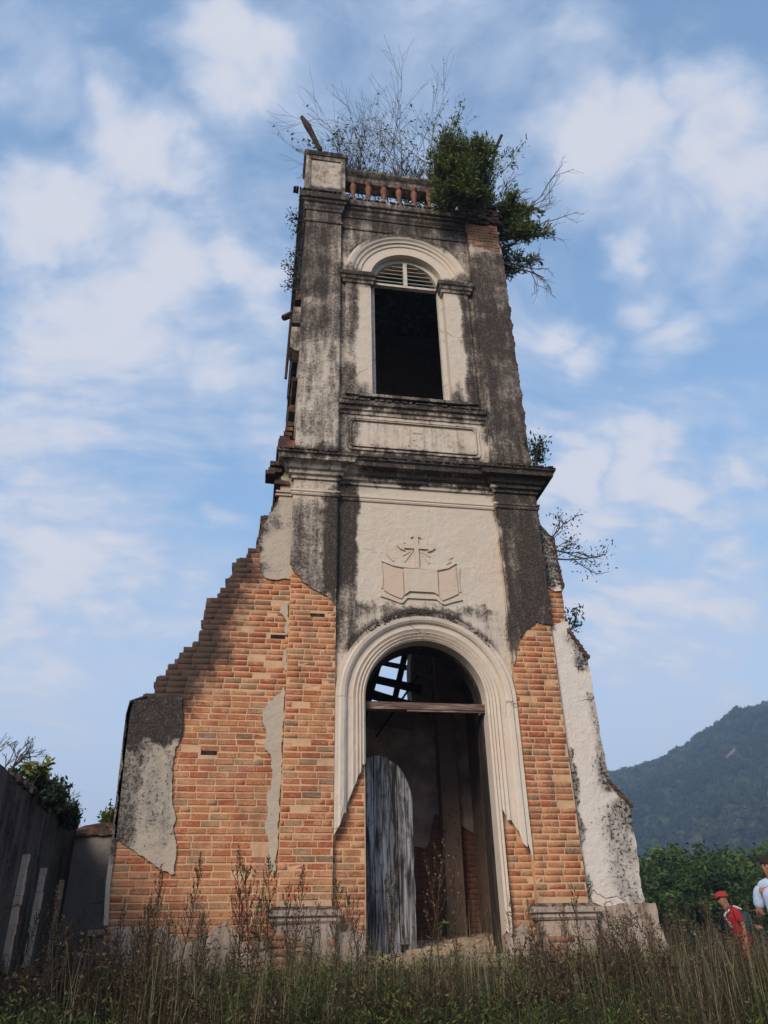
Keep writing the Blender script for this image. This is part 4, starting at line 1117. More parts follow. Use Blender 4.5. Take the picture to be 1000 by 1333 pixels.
a, b = bush(9, [((p[0]-1.5, p[1], p[2]-12.8), d, L) for p, d, L in st], nleaf=24, leaf=.10, wid=.26)
place('green_bush', (1.5, 0, 12.8), [('stems', a), ('leaves', b)], 'dense dark green bush spilling over the right corner of the tower top', 'bush')
# dead hanging branches off the right corner
for i, (z, ln, h, lb) in enumerate([(12.9, (1, -.1, .75), 2.0, 'long dead branch curving up and right from the tower bush'), (12.3, (1, 0, .05), 1.9, 'dead branches spreading level to the right below the tower bush'), (11.9, (1, 0, -.45), 1.25, 'fine dead twigs drooping on the right tower edge under the bush'), (13.3, (.9, .0, 1.0), 1.5, 'thin grey twigs rising right behind the green tower bush')]):
    a, b = bare_shrub(70+i, h, n=2 if i else 1, lean=ln, spread=.12, depth=3, rad=.02, leafy=0)
    place('dead_branch', (1.95, .3, z), [('stems', a)], lb, 'dead branch', 'dead branches off the right tower corner')
# creepers on the left flank of the tower
for i, (z, lb) in enumerate([(12.35, 'uppermost leafy tuft on the left flank of the tower'), (11.55, 'small leafy creeper on the left flank level with the window arch'), (10.75, 'small leafy sprig on the left flank just above the hanging beam')]):
    a, b = bush(100+i, [((0, rng.uniform(0, .4), rng.gauss(0, .12)), (-.8, rng.gauss(0, .3), rng.uniform(-.6, .9)), rng.uniform(.16, .30)) for _ in range(2)], leaf=.06, nleaf=4, mat=M_dleaf, clump=.2)
    place('creeper', (-1.93, .2, z), [('stems', a), ('leaves', b)], lb, 'creeper', 'creepers on the left tower flank')
for loc, sd, n, lb in (((1.98, -.1, 6.82), 120, 4, 'small green sprig on the right end of the main cornice'), ((-1.9, .5, 12.95), 121, 4, 'tiny sprig at the foot of the left corner pedestal'), ((2.25, .3, 4.05), 122, 3, 'small dark tuft on the shoulder of the right wing')):
    r = random.Random(sd)
    a, b = bush(sd, [((0, 0, 0), (r.gauss(.3, .3), r.gauss(0, .3), 1), r.uniform(.2, .38)) for _ in range(n)], leaf=.07, nleaf=4, mat=M_dleaf, clump=.2)
    place('sprig', loc, [('stems', a), ('leaves', b)], lb, 'sprig')
a, b = bush(131, [((0, 0, 0), (1, 0, .55), .75), ((0, 0, 0), (1, .2, -.1), .8), ((0, 0, -.15), (1, -.2, -.5), .8)], leaf=.055, nleaf=5, mat=M_dleaf, clump=.25)
place('drooping_shrub', (2.0, .25, 5.5), [('stems', a), ('leaves', b)], 'thin drooping shrub with sparse small leaves growing from the top of the right wing', 'shrub')

# ================================================================== LEFT SIDE WALLS
sw = empty('side_wall', (-4.75, 0, -1.2)); tag(sw, 'long black weathered wall on the left running back towards the ruin', 'wall')
def spart(name, mb, mat, par, w):
    o = link(name, mb.mesh(name), mat, par); o.matrix_parent_inverse = Matrix.Translation(-Vector(w)); return o
m = MB()
# built in the y,z plane with an uneven top, then turned
topz = []
y = -4.5
prof_w = []
while y <= 1.5:
    t = 0; prof_w.append((y, 1.52 + .04*mnoise.noise(Vector((y*2.3, 0, 0))) + rng.uniform(-.02, .02))); y += .14
vs = []; fs = []; nP = len(prof_w)
for x in (-4.5, -4.95):
    for y_, z in prof_w: vs.append((x + .02*mnoise.noise(Vector((y_*2, z, 1))), y_, z - (0 if x == -4.5 else rng.uniform(0, .08))))
    for y_, z in prof_w: vs.append((x, y_, -1.6))
for i in range(nP-1):
    fs += [(i, i+1, nP+i+1, nP+i), (2*nP+i+1, 2*nP+i, 3*nP+i, 3*nP+i+1), (i, 2*nP+i, 2*nP+i+1, i+1)]
fs += [(0, nP, 3*nP, 2*nP), (nP-1, 3*nP-1, 4*nP-1, 2*nP-1)]
fs[-1] = (nP-1, 2*nP-1+0, 4*nP-1, 3*nP-1); fs[-2] = (0, 2*nP, 3*nP, nP)
m.add(vs, fs); spart('wall_face', m, M_sidewall, sw, (-4.75, 0, -1.2))
for i, (y_, zt) in enumerate(((-1.0, .94), (-.15, .89), (.9, .85))):
    m = MB()
    z = -1.5
    while z < zt-.02:
        h = .085; wv = .060*(1 if z < zt-.25 else .75)
        m.box(-4.505, -4.445+rng.uniform(-.004, .004), y_-wv*.85+rng.uniform(-.003, .003), y_+wv*.85+rng.uniform(-.003, .003), z, min(z+h, zt), .004); z += h+.001
    o = spart('post', m, M_post, sw, (-4.75, 0, -1.2))
m = MB()
for i in range(60):
    y_ = rng.uniform(-4.3, 1.4); s = rng.uniform(.012, .035); m.box(-4.52-s, -4.5+s, y_-s, y_+s, 1.51-s*.5, 1.54+s, s*.4)
o = spart('broken_coping', m, M_broken, sw, (-4.75, 0, -1.2)); o['kind'] = 'stuff'
lw = empty('link_wall', (-4.0, 3.9, -1)); tag(lw, 'low grey plastered wall joining the black side wall to the left flank of the ruin', 'wall')
m = MB(); m.slab([ragged([(-4.9, -1.5), (-3.0, -1.5), (-3.0, 1.50), (-4.8, 1.46)], .12, .012)], 1.5, 1.85); spart('wall_face', m, M_lowwall, lw, (-4, 3.9, -1))
m = MB(); m.slab([ragged([(-4.7, 1.42), (-3.0, 1.45), (-3.0, 1.72), (-3.8, 1.68), (-4.2, 1.56), (-4.7, 1.50)], .07, .02)], 1.46, 1.88); spart('coping', m, M_broken, lw, (-4, 3.9, -1))
m = MB(); m.box(-4.06, -3.84, 1.3, 1.5, -1.4, .26, .02); m.box(-4.12, -3.80, 1.25, 1.51, .261, .33, .015); spart('pier', m, M_post, lw, (-4, 3.9, -1))
# shrubs on the walls
for i, (px, py, Y, h, lf, lb) in enumerate([(30, 1010, -1.9, .75, 0, 'grey leafless shrub on the black side wall at the left picture edge'), (58, 1030, -.9, .6, 2, 'green and grey shrub on top of the black side wall'), (80, 1058, .3, .65, 0, 'thin bare shrub on the far end of the black side wall')]):
    p = at(px, py, Y); a, b = bare_shrub(200+i, h*.62, n=6, lean=(0, 0, 1), spread=.55, depth=3, rad=.010, leafy=lf, split=3)
    place('wall_shrub', (-4.62, Y, 1.50), [('stems', a), ('leaves', b)], lb, 'shrub', 'shrubs on the side wall')
for i, (x, y_, z, n, L, lb) in enumerate([(-4.55, -.5, 1.52, 16, .19, 'dark leafy bush hanging over the black side wall'), (-4.55, .5, 1.50, 12, .15, 'small dark bush at the far end of the black side wall'), (-4.0, 1.65, 1.62, 14, .17, 'low green bush on the grey link wall next to the ruin')]):
    r = random.Random(i+3)
    a, b = bush(230+i, [((r.gauss(0, .10), r.gauss(0, .30 if i < 2 else .1), -.08), (r.gauss(0, .5), r.gauss(0, .5), r.uniform(.2, 1)), L*r.uniform(.7, 1.2)) for _ in range(n)], leaf=.06, nleaf=12, mat=M_dleaf if i < 2 else M_leaf)
    place('wall_bush', (x, y_, z), [('stems', a), ('leaves', b)], lb, 'bush')
m = MB(); m.slab([ragged([(-5.6, -.17), (-4.05, -.14), (-3.95, -.2), (-4.05, -.35), (-5.6, -.5)], .1, .015)], -1.35, -.75)
o = link('stone_slab', m.mesh('stone_slab'), M_stone); tag(o, 'pale flat stone ledge in the weeds at the left picture edge below the black wall', 'stone slab')

# ================================================================== WEEDS AND GRASS
def weed(seed, h, kind):
    r = random.Random(seed); T = Tubes(3); P, Dv, LP_, LD = [], [], [], []
    ns = 1 if kind != 2 else 3
    for s_ in range(ns):
        hh = h*r.uniform(.8, 1.05); d = Vector((r.gauss(0, .07), r.gauss(0, .07), 1)).normalized(); pts = [Vector((r.gauss(0, .02)*ns, r.gauss(0, .02)*ns, 0))]
        for i in range(7):
            d = (d+Vector((r.gauss(0, .035), r.gauss(0, .035), .03))).normalized(); pts.append(pts[-1]+d*hh/7)
        T.line(pts, [.0058*(1-.75*i/7) for i in range(8)])
        def along(t):
            k = t*7; i = min(6, int(k)); return pts[i].lerp(pts[i+1], k-i)
        nb = int(hh*(26 if kind == 0 else 16))
        for k in range(nb):
            t = .38+.62*k/nb; q = along(t); a = r.uniform(0, 6.28); L = (.05+.20*(1-t)**.6)*r.uniform(.6, 1.2)
            sd = Vector((math.cos(a)*.62, math.sin(a)*.62, .85)).normalized()
            e = q+sd*L*.6+Vector((0, 0, L*.1)); e2 = e+Vector((sd.x*.25, sd.y*.25, 1))*L*.45
            T.line([q, e, e2], [.0028, .002, .0012])
            for _ in range(9 if kind == 0 else 5):
                u = r.random(); w_ = (q.lerp(e, .4+.6*u) if r.random() < .5 else e.lerp(e2, u)); P.append(tuple(w_)); Dv.append((r.gauss(0, .6), r.gauss(0, .6), .8))
        for k in range(int(hh*(14 if kind != 1 else 36))):
            t = r.uniform(.05, .8) if kind == 1 else r.uniform(.03, .5); q = along(t); a = r.uniform(0, 6.28); LP_.append(tuple(q)); LD.append((math.cos(a), math.sin(a), r.uniform(.1, .9)))
    sm = T.mesh('stem', M_stem)
    sh = leaf_mesh('seed_heads', P, Dv, .021 if kind == 0 else .018, .5, M_seed if kind != 2 else M_seedlight, seed=seed)
    lf = leaf_mesh('leaves', LP_, LD, .085, .17, M_herb if kind == 1 else M_grass, seed=seed+1, droop=.2)
    return sm, sh, lf
WD = [weed(300+i, 1.0+.0*i, (0, 1, 0, 2, 1, 0)[i]) for i in range(6)]
near_ok = lambda x, y: .35 if (abs(x) < 1.0 and -1.5 < y <= -.5) else 0 if (y > -.12 and -3.9 < x < 2.8) or (y > -.5 and abs(x) < .75 and y < 3) else (0 if math.hypot(x-CAM.x, y-CAM.y) < 3.2 else 1)
def put_weed(x, y, h, v, label, group='tall dry weeds in front of the ruin'):
    return place('tall_weed', (x, y, gz(x, y)-.03), list(zip(('stem', 'seed_heads', 'leaves'), WD[v])), label, 'weed', group, rz=rng.uniform(0, 6.28), sc=h)
feat = [(330,1095,-.6,'tall dark feathery weed against the plaster sliver left of the left pilaster'), (318,1120,-.7,'dark feathery weed just left of the tallest one on the left wing'), (345,1130,-.9,'dense dark weed in front of the left pilaster plinth'),
        (245,1125,-.8,'slender upright weed in front of the middle of the left wing'), (386,1150,-.5,'reddish weed stem beside the left plinth'), (270,1180,-.9,'reddish weed left of the left plinth'), (555,1075,-.45,'tall pale feathery weed standing in the open doorway'),
        (590,1150,-.7,'green spiky weed in the right part of the doorway'), (520,1130,-.8,'weed in front of the grey door planks'), (657,1165,-.7,'weed beside the right door jamb'), (690,1180,-1.0,'weed in front of the right plinth'), (640,1190,-.6,'short weed at the right foot of the doorway'),
        (180,1190,-1.0,'weed before the lower left corner of the ruin'), (430,1140,-.6,'thin weed before the bricks left of the doorway'), (735,1150,-.5,'dark thin climbing weed between right pilaster and white wing'), (160,1200,-1.3,'leaning weed at the left corner of the ruin')]
for i, (px, py, Y, lb) in enumerate(feat):
    p = at(px, py, Y); h = p.z - gz(p.x, Y) + .03
    put_weed(p.x, Y, h, (3 if 'pale' in lb else (1 if 'green' in lb else rng.choice((0, 2, 5)))), lb, None)
gl = {'l': 'tall dry weed among those before the left wing', 'm': 'tall dry weed among those before the doorway', 'r': 'tall dry weed among those before the right plinth and white wing', 'b': 'tall weed among those between the ruin and the two walkers'}
for key, n, (ax0, ax1), (ay0, ay1), (h0, h1) in (('l', 84, (-4.3, -1.2), (-3.4, -.35), (.42, 1.12)), ('m', 42, (-1.4, 1.1), (-3.2, -.7), (.34, .70)), ('r', 58, (1.0, 3.3), (-3.2, -.4), (.38, .98)), ('b', 42, (3.0, 6.0), (-2.5, 3.2), (.35, .70))):
    for i in range(n):
        x = rng.uniform(ax0, ax1); y_ = rng.uniform(ay0, ay1)
        put_weed(x, y_, rng.uniform(h0, h1), rng.randrange(6), gl[key], gl[key].replace('weed among those', 'weeds'))

gl2 = 'short leafy green weed in the grass at the bottom of the picture'
for i in range(50):
    x = rng.uniform(-4.2, 2.8); y_ = rng.uniform(-5.2, -1.6)
    if near_ok(x, y_) == 0: continue
    put_weed(x, y_, rng.uniform(.42, .72), rng.choice((1, 4)), gl2, 'leafy green weeds in the foreground')
# the shorter weeds that stand behind and between, joined
for part_i, (nm_, mt_) in enumerate((('stems', M_stem), ('heads', M_seed), ('leaves', M_herb))):
    rr = random.Random(91); VV, FF_, TT = [], [], []; off = 0
    for i in range(170):
        x = rr.uniform(-4.6, 3.6); y_ = rr.uniform(-5.0, -.35); v = rr.randrange(6); h = rr.uniform(.28, .55); a = rr.uniform(0, 6.28)
        if near_ok(x, y_) == 0: continue
        me = WD[v][part_i]; n = len(me.vertices); co = np.empty(n*3, np.float32); me.vertices.foreach_get('co', co); co = co.reshape(-1, 3)*h
        ca, sa = math.cos(a), math.sin(a); VV.append(np.stack([co[:, 0]*ca-co[:, 1]*sa+x, co[:, 0]*sa+co[:, 1]*ca+y_, co[:, 2]+gz(x, y_)-.03], 1))
        k = len(me.polygons); li = np.empty(k*4, np.int32); me.loops.foreach_get('vertex_index', li); FF_.append(li.reshape(-1, 4)+off); TT.append(nrg.random(k)); off += n
    me = np_mesh('weed_thicket', np.concatenate(VV), np.concatenate(FF_), [mt_]); at_ = me.attributes.new('tint', 'FLOAT', 'FACE'); at_.data.foreach_set('value', np.concatenate(TT).astype(np.float32))
    if part_i == 0: thick = tag(link('weed_thicket', me, None), 'low thicket of mixed weeds filling the ground before the ruin', 'weeds', kind='stuff')
    else: o = link('weed_'+nm_, me, None, thick); o['kind'] = 'stuff'
def blades(name, n, region, h, wd, mat, label, lean=.35, zfn=gz, seed=1, tint=None, dens=None):
    r = np.random.default_rng(seed); x0, x1, y0, y1 = region
    X = r.uniform(x0, x1, n); Y = r.uniform(y0, y1, n)
    if dens is not None:
        k = np.array([dens(a, b) > r.random() for a, b in zip(X, Y)]); X, Y = X[k], Y[k]; n = len(X)
    Z = np.array([zfn(a, b) for a, b in zip(X, Y)])-.02
    cl = np.array([mnoise.noise(Vector((a*1.6, b*1.6, seed))) for a, b in zip(X, Y)])
    H = h*(r.uniform(.45, 1.1, n))*(1+cl*.9); ang = r.uniform(0, 6.283, n); ln = np.abs(r.normal(0, lean, n)); yaw = r.uniform(0, 6.283, n)
    Wd = wd*r.uniform(.6, 1.3, n)
    dxy = np.stack([np.cos(ang)*ln*H, np.sin(ang)*ln*H], 1); sx = np.cos(yaw)*Wd/2; sy = np.sin(yaw)*Wd/2
    V = np.zeros((n, 6, 3))
    for k, (t, wv) in enumerate(((0, 1), (.5, .8), (1, .12))):
        bx = X+dxy[:, 0]*t*t; by = Y+dxy[:, 1]*t*t; bz = Z+H*t*(1-.18*ln*t)
        V[:, 2*k] = np.stack([bx-sx*wv, by-sy*wv, bz], 1); V[:, 2*k+1] = np.stack([bx+sx*wv, by+sy*wv, bz], 1)
    b = np.arange(n)[:, None]*6; F = np.concatenate([b+np.array([0, 1, 3, 2]), b+np.array([2, 3, 5, 4])], 1).reshape(-1, 4)
    me = np_mesh(name, V.reshape(-1, 3), F, [mat]); a = me.attributes.new('tint', 'FLOAT', 'FACE')
    t = np.clip((.45+cl*.5 if tint is None else tint)+r.normal(0, .22, n), 0, 1)
    a.data.foreach_set('value', np.repeat(t, 2).astype(np.float32))
    return tag(link(name, me, None), label, 'grass', kind='stuff')
blades('grass', 56000, (-5.6, 4.6, -6.6, -.1), .36, .008, M_grass, 'mixed green and brown long grass before the ruin', seed=2, dens=near_ok)
blades('dry_grass', 34000, (-5.6, 4.6, -6.4, -.3), .38, .006, M_grass, 'tangled dry brown grass before the ruin', lean=.9, seed=5, tint=.8, dens=near_ok)
blades('tall_grass', 5200, (-5.0, 3.8, -3.6, -.3), .66, .0045, M_straw, 'sparse tall tan grass stalks in front of the foot of the ruin', seed=31, lean=.14, tint=.85, dens=near_ok)
blades('far_grass', 60000, (2.8, 16, -3.5, 14), .50, .018, M_grass, 'tall dark grass and scrub right of the ruin', seed=9, lean=.3, dens=lambda x, y: .45 if y < 4 else 1)
blades('side_grass', 14000, (-9, -3.9, -4.5, 4), .50, .014, M_grass, 'long grass at the foot of the black side wall', seed=12, dens=lambda x, y: 0 if -5.05 < x < -4.42 else (.22 if y < -.7 else 1))
# dead brambles, brown and tangled, in the foreground
for i, (px, py, Y, h, lb) in enumerate([(90,1262,-2.6,.75,'tangled dead bramble below the pale stone slab'), (190,1275,-3.0,.7,'dead bramble before the lower left corner of the ruin'), (300,1300,-3.6,.6,'low dead bramble at the bottom of the picture before the left wing'), (40,1300,-3.4,.7,'dead bramble in the bottom left corner'),
        (760,1268,-2.6,.6,'dark dead bramble before the right plinth'), (700,1300,-3.3,.6,'brown bramble at the bottom of the picture right of the doorway'), (850,1290,-2.8,.7,'reddish dead bramble before the white wing foot'), (930,1285,-1.6,.8,'dead bramble in front of the walker in red'), (985,1290,-2.2,.8,'dead bramble in the bottom right corner'), (820,1240,-1.2,.7,'dead bramble between the white wing and the walkers'), (520,1305,-3.6,.5,'low dead bramble at the bottom centre')]):
    p = at(px, py, Y); a, b = bare_shrub(500+i, h, n=10, lean=(0, 0, .7), spread=.8, depth=3, rad=.006, leafy=3, split=3, lsize=.032)
    a.materials.clear(); a.materials.append(M_stem)
    if b: b.materials.clear(); b.materials.append(M_seed)
    place('bramble', (p.x, Y, gz(p.x, Y)-.03), [('stems', a), ('leaves', b)], lb, 'bramble')
# broad leaved herbs
def herbs(name, n, region, hmax, size, label, seed, mat=M_herb, dens=None):
    r = random.Random(seed); P, Dv = [], []
    for i in range(n):
        x = r.uniform(region[0], region[1]); y = r.uniform(region[2], region[3])
        if dens and not dens(x, y): continue
        if mnoise.noise(Vector((x*.9, y*.9, seed))) + r.gauss(0, .12) < -.05: continue
        hh = hmax*r.uniform(.4, 1); z0 = gz(x, y)
        for k in range(22):
            t = r.random(); P.append((x+r.gauss(0, .05), y+r.gauss(0, .05), z0+hh*t)); a = r.uniform(0, 6.28); Dv.append((math.cos(a), math.sin(a), r.uniform(.2, 1.3)))
    return tag(link(name, leaf_mesh(name, P, Dv, size, .28, mat, seed=seed), None), label, 'ground cover', kind='stuff')
herbs('leafy_herbs', 7500, (-4.5, 4.6, -5.4, -.4), .48, .040, 'low green leafy herbs between the grass before the ruin', 21, dens=near_ok)
herbs('leafy_scrub', 3800, (2.9, 17, 6, 16), 1.2, .11, 'dark leafy scrub right of the ruin behind the walkers', 22, mat=M_dleaf)

# ================================================================== TREES BEHIND
def tree(seed, h, cr):
    r = random.Random(seed); T = Tubes(5); tips = []; P, Dv, tn = [], [], []
    nst = r.choice((1, 2, 2, 3))
    for s_ in range(nst):
        b = Vector((r.gauss(0, .35), r.gauss(0, .35), 0)); pts = [b]; d = Vector((r.gauss(0, .06), r.gauss(0, .06), 1)).normalized()
        for i in range(6): d = (d+Vector((r.gauss(0, .05), r.gauss(0, .05), .05))).normalized(); pts.append(pts[-1]+d*h*.82/6)
        T.line(pts, [.07*(1-.6*i/6) for i in range(7)])
        for k in range(9):
            t = .5+.5*k/9; i = min(5, int(t*6)); q = pts[i].lerp(pts[i+1], t*6-i); a = r.uniform(0, 6.28)
            grow(T, r, q, Vector((math.cos(a), math.sin(a), .45)), cr*r.uniform(.5, .95)*(1.1-.45*abs(t-.8)*2), .028, 1, tips, split=3, segs=3, up=.25, shrink=.55)
    for pts, dep in tips:
        tc = r.uniform(.1, .8)
        for _ in range(34):
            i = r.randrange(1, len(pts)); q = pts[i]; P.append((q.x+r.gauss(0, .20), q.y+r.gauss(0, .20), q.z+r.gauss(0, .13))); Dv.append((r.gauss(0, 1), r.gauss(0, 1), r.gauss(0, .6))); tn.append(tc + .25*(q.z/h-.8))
    # low shoots filling the lower part
    for _ in range(500):
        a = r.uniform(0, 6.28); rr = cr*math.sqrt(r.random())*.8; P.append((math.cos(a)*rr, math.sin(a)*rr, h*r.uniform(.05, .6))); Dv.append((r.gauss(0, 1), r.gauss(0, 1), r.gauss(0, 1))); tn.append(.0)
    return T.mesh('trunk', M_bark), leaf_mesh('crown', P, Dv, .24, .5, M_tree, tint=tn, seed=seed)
TR = [tree(400+i, 5.6, 1.5) for i in range(5)]
tl = ['spreading green tree nearest the white wing beyond the scrub', 'green tree second from the white wing beyond the scrub', 'bright green tree above the helmeted walker', 'taller green tree behind the two walkers', 'dense green tree at the right picture edge']
tp = [(845, 1108, 30, 1.0), (880, 1106, 33, 1.05), (915, 1112, 29, .95), (950, 1104, 34, 1.1), (985, 1098, 30, 1.1), (1025, 1095, 32, 1.15), (1070, 1100, 30, 1.0), (900, 1118, 24, .8), (965, 1122, 22, .8), (845, 1130, 23, .75), (1030, 1110, 23, .9),
      (835, 1128, 38, .9), (1110, 1098, 34, 1.1)]
tl2 = ['flat topped green tree nearest the white wing, beyond the scrub', 'green tree second from the white wing in the far row', 'green tree in the middle of the far row above the red walker', 'taller green tree of the far row above the gap between the walkers',
       'bright green tree behind the head of the walker in blue', 'green tree beyond the right picture edge behind the walker in blue', 'green tree outside the right edge, second from the picture', 'lower dark green tree in front of the far row, left of the red walker', 'lower green tree just behind the two walkers',
       'low tree close beside the foot of the white wing', 'low green tree behind the shoulder of the walker in blue', 'small tree farthest back beside the white wing', 'outermost green tree beyond the right picture edge']
for i, (px, py, Y, s_) in enumerate(tp):
    p = at(px, py, Y); g = gz(p.x, Y); h = p.z-g
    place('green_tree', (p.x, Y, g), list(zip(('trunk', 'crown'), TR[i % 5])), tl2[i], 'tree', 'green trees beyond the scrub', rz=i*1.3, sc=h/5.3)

# ================================================================== HILL
sky_px = [(15, 3.0), (20, 7.2), (25.1, 9.7), (27.2, 10.05), (29.9, 11.1), (32.6, 12.1), (34.3, 12.8), (36.3, 13.2), (42, 14.6), (50, 15), (60, 13), (72, 8), (84, 3)]
def elv(a):
    if a <= sky_px[0][0]: return sky_px[0][1]
    for (a0, e0), (a1, e1) in zip(sky_px, sky_px[1:]):
        if a <= a1: t = (a-a0)/(a1-a0); return e0+(e1-e0)*t
    return sky_px[-1][1]
HR0, HR1, HR2 = 170, 620, 900
def hillz(a, r_):
    rid = HR1*math.tan(R(elv(a)-.45)); edge = sstep(12, 22, a)*sstep(88, 76, a) if a > 50 else sstep(10, 20, a)
    if a > 50: edge = 1-sstep(76, 88, a)
    t = sstep(HR0, HR1, r_) if r_ <= HR1 else 1-sstep(HR1, HR2+150, r_)
    prof = (t**1.15)
    # a lower spur in front of the main ridge
    spur = .42*rid*math.exp(-((r_-360)/90)**2)*(.6+.4*mnoise.noise(Vector((a*.16, 0, 3))))
    z = max(rid*prof, spur)*edge
    z += (8*mnoise.noise(Vector((a*.25, r_*.012, 0))) + 3.5*mnoise.noise(Vector((a*.8, r_*.04, 4)))) * sstep(HR0, HR0+120, r_) * edge * (1 if abs(r_-HR1) > 60 else .4)
    return z - 3
def pol(a, r_): return (CAM.x+r_*math.sin(R(a)), CAM.y+r_*math.cos(R(a)))
NAz, NRd = 110, 60; HV = []; 
for j in range(NRd+1):
    r_ = HR0-10+(HR2+200-HR0)*j/NRd
    for i in range(NAz+1):
        a = 8+82*i/NAz; x, y_ = pol(a, r_); HV.append((x, y_, hillz(a, r_)))
HF = [(j*(NAz+1)+i, (j+1)*(NAz+1)+i, (j+1)*(NAz+1)+i+1, j*(NAz+1)+i+1) for j in range(NRd) for i in range(NAz)]
tag(link('hill', np_mesh('hill', HV, HF, smooth=True), M_hill), kind='structure')
# the wood on the hill: crowns built of leaf clumps, joined
def crown_proto(seed):
    r = np.random.default_rng(seed); n = 96; v = r.normal(size=(n, 3)); v /= np.linalg.norm(v, axis=1, keepdims=True); v[:, 2] = np.abs(v[:, 2])*.9-.2
    P = v*r.uniform(.55, 1.0, (n, 1)); s = r.uniform(.10, .25, n)
    u = np.cross(v, r.normal(size=(n, 3))); u /= np.linalg.norm(u, axis=1, keepdims=True); w_ = np.cross(v, u)+v*r.uniform(-.4, .4, (n, 1))
    return np.stack([P-u*s[:, None], P-w_*s[:, None], P+u*s[:, None], P+w_*s[:, None]], 1)
CP = [crown_proto(i) for i in range(6)]
rh = random.Random(77); FV, FT = [], []
cnt = 0
while cnt < 6500:
    a = rh.uniform(20, 46) if rh.random() < .86 else rh.uniform(46, 86); r_ = HR0+20+(HR1+25-HR0)*rh.random()**.8
    x, y_ = pol(a, r_); z = hillz(a, r_)
    dens = mnoise.noise(Vector((x*.012, y_*.012, 2)))
    cnt += 1
    if abs(a-33.2) < .5 and 470 < r_ < 487: continue
    s_ = rh.uniform(1.8, 3.6)*(1+.5*dens)*(.75+.5*r_/HR1)*(1.25 if r_ > HR1-60 else 1); hgt = rh.uniform(.9, 1.5)
    c = CP[rh.randrange(6)].copy(); an = rh.uniform(0, 6.28); ca, sa = math.cos(an), math.sin(an)
    c = np.stack([(c[..., 0]*ca-c[..., 1]*sa)*s_+x, (c[..., 0]*sa+c[..., 1]*ca)*s_+y_, c[..., 2]*s_*hgt+z+s_*.9], -1)
    FV.append(c); FT.append(np.clip(.4+dens*.6+rh.gauss(0, .2)+(.35 if rh.random() < .05 else 0)+nrg.normal(0, .16, len(c)), 0, 1))
FV = np.concatenate(FV).reshape(-1, 3); FF = np.arange(len(FV)).reshape(-1, 4)
me = np_mesh('hillside_wood', FV, FF, [M_forest]); a_ = me.attributes.new('tint', 'FLOAT', 'FACE'); a_.data.foreach_set('value', np.concatenate(FT).astype(np.float32))
tag(link('hillside_wood', me, None), 'dark hazy forest covering the hill on the right', 'forest', kind='stuff')
m = MB()
# bare orange earth bank on the hillside
vs = []
for r_ in (480, 483, 486):
    for a in (32.8, 33.0, 33.2, 33.4, 33.6): x, y_ = pol(a, r_); vs.append((x, y_, hillz(a, r_)+2.2+rh.uniform(-.5, .5)))
m.add(vs, [(j*5+i, (j+1)*5+i, (j+1)*5+i+1, j*5+i+1) for j in range(2) for i in range(4)])
tag(link('earth_bank', m.mesh('earth_bank'), M_forest_earth), kind='structure')
# pale tall trunks standing out on the lower slope
for i, (px, py, hh) in enumerate([(874, 1085, 17), (996, 1060, 14), (938, 1072, 10)]):
    d = dirpx(px, py); r_ = 200; a = math.degrees(math.atan2(d.x, d.y)); x, y_ = pol(a, r_); z = hillz(a, r_)
    T = Tubes(5); T.line([Vector((0, 0, 0)), Vector((.4, 0, hh*.5)), Vector((.1, 0, hh))], [.28, .22, .12]); tips = []
    r = random.Random(i); 
    for k in range(6): grow(T, r, Vector((.2, 0, hh*(.6+.07*k))), Vector((r.gauss(0, 1), r.gauss(0, 1), .8)).normalized(), 2.5, .08, 1, tips, segs=3)
    P, Dv = [], []
    for pts, dep in tips:
        for _ in range(14): q = pts[-1]; P.append((q.x+r.gauss(0, .6), q.y+r.gauss(0, .6), q.z+r.gauss(0, .5))); Dv.append((r.gauss(0, 1), r.gauss(0, 1), r.gauss(0, 1)))
    place('tall_tree', (x, y_, z-1), [('trunk', T.mesh('trunk', make_mat('pale_bark', lambda nt: nt.mix(nt.noise(nt.pos(), 1, 2), (.30, .27, .24), (.18, .16, .14)), .9))), ('crown', leaf_mesh('crown', P, Dv, .9, .6, M_forest, seed=i))],
          ['tall pale trunk standing out of the wood right of the white wing', 'pale trunk on the lower slope near the right picture edge', 'shorter pale trunk on the lower slope between the two taller ones'][i], 'tree')

# ================================================================== PEOPLE
def skinned(name, verts, edges, radii, mat, sub=2, root=0):
    me = bpy.data.meshes.new(name); me.from_pydata([tuple(v) for v in verts], edges, []); me.update()
    o = bpy.data.objects.new(name, me); COL.objects.link(o)
    o.modifiers.new('skin', 'SKIN'); s_ = o.modifiers.new('sub', 'SUBSURF'); s_.levels = s_.render_levels = sub
    if not me.skin_vertices: me.attributes
    sv = me.skin_vertices[0].data if me.skin_vertices else None
    for i, r_ in enumerate(radii):
        sv[i].radius = r_ if isinstance(r_, tuple) else (r_, r_)
        sv[i].use_root = (i == root)
    dg = bpy.context.evaluated_depsgraph_get(); dg.update()
    out = bpy.data.meshes.new_from_object(o.evaluated_get(dg)); bpy.data.objects.remove(o); out.name = name
    out.materials.clear(); out.materials.append(mat); out.polygons.foreach_set('use_smooth', [True]*len(out.polygons)); return out
def cloth(name, c1, c2):
    return make_mat(name, lambda nt: (nt.mix(nt.noise(nt.pos(), 9, 4, .6), c1, c2), nt.noise(nt.pos(), 12, 3), .02), .85)
M_skin = cloth('skin', (.30, .15, .095), (.36, .19, .12)); M_hair = cloth('hair', (.012, .010, .009), (.03, .024, .02))
M_red = cloth('red_cloth', (.40, .022, .030), (.30, .016, .022)); M_redcap = cloth('red_cap_cloth', (.45, .045, .04), (.35, .03, .03))
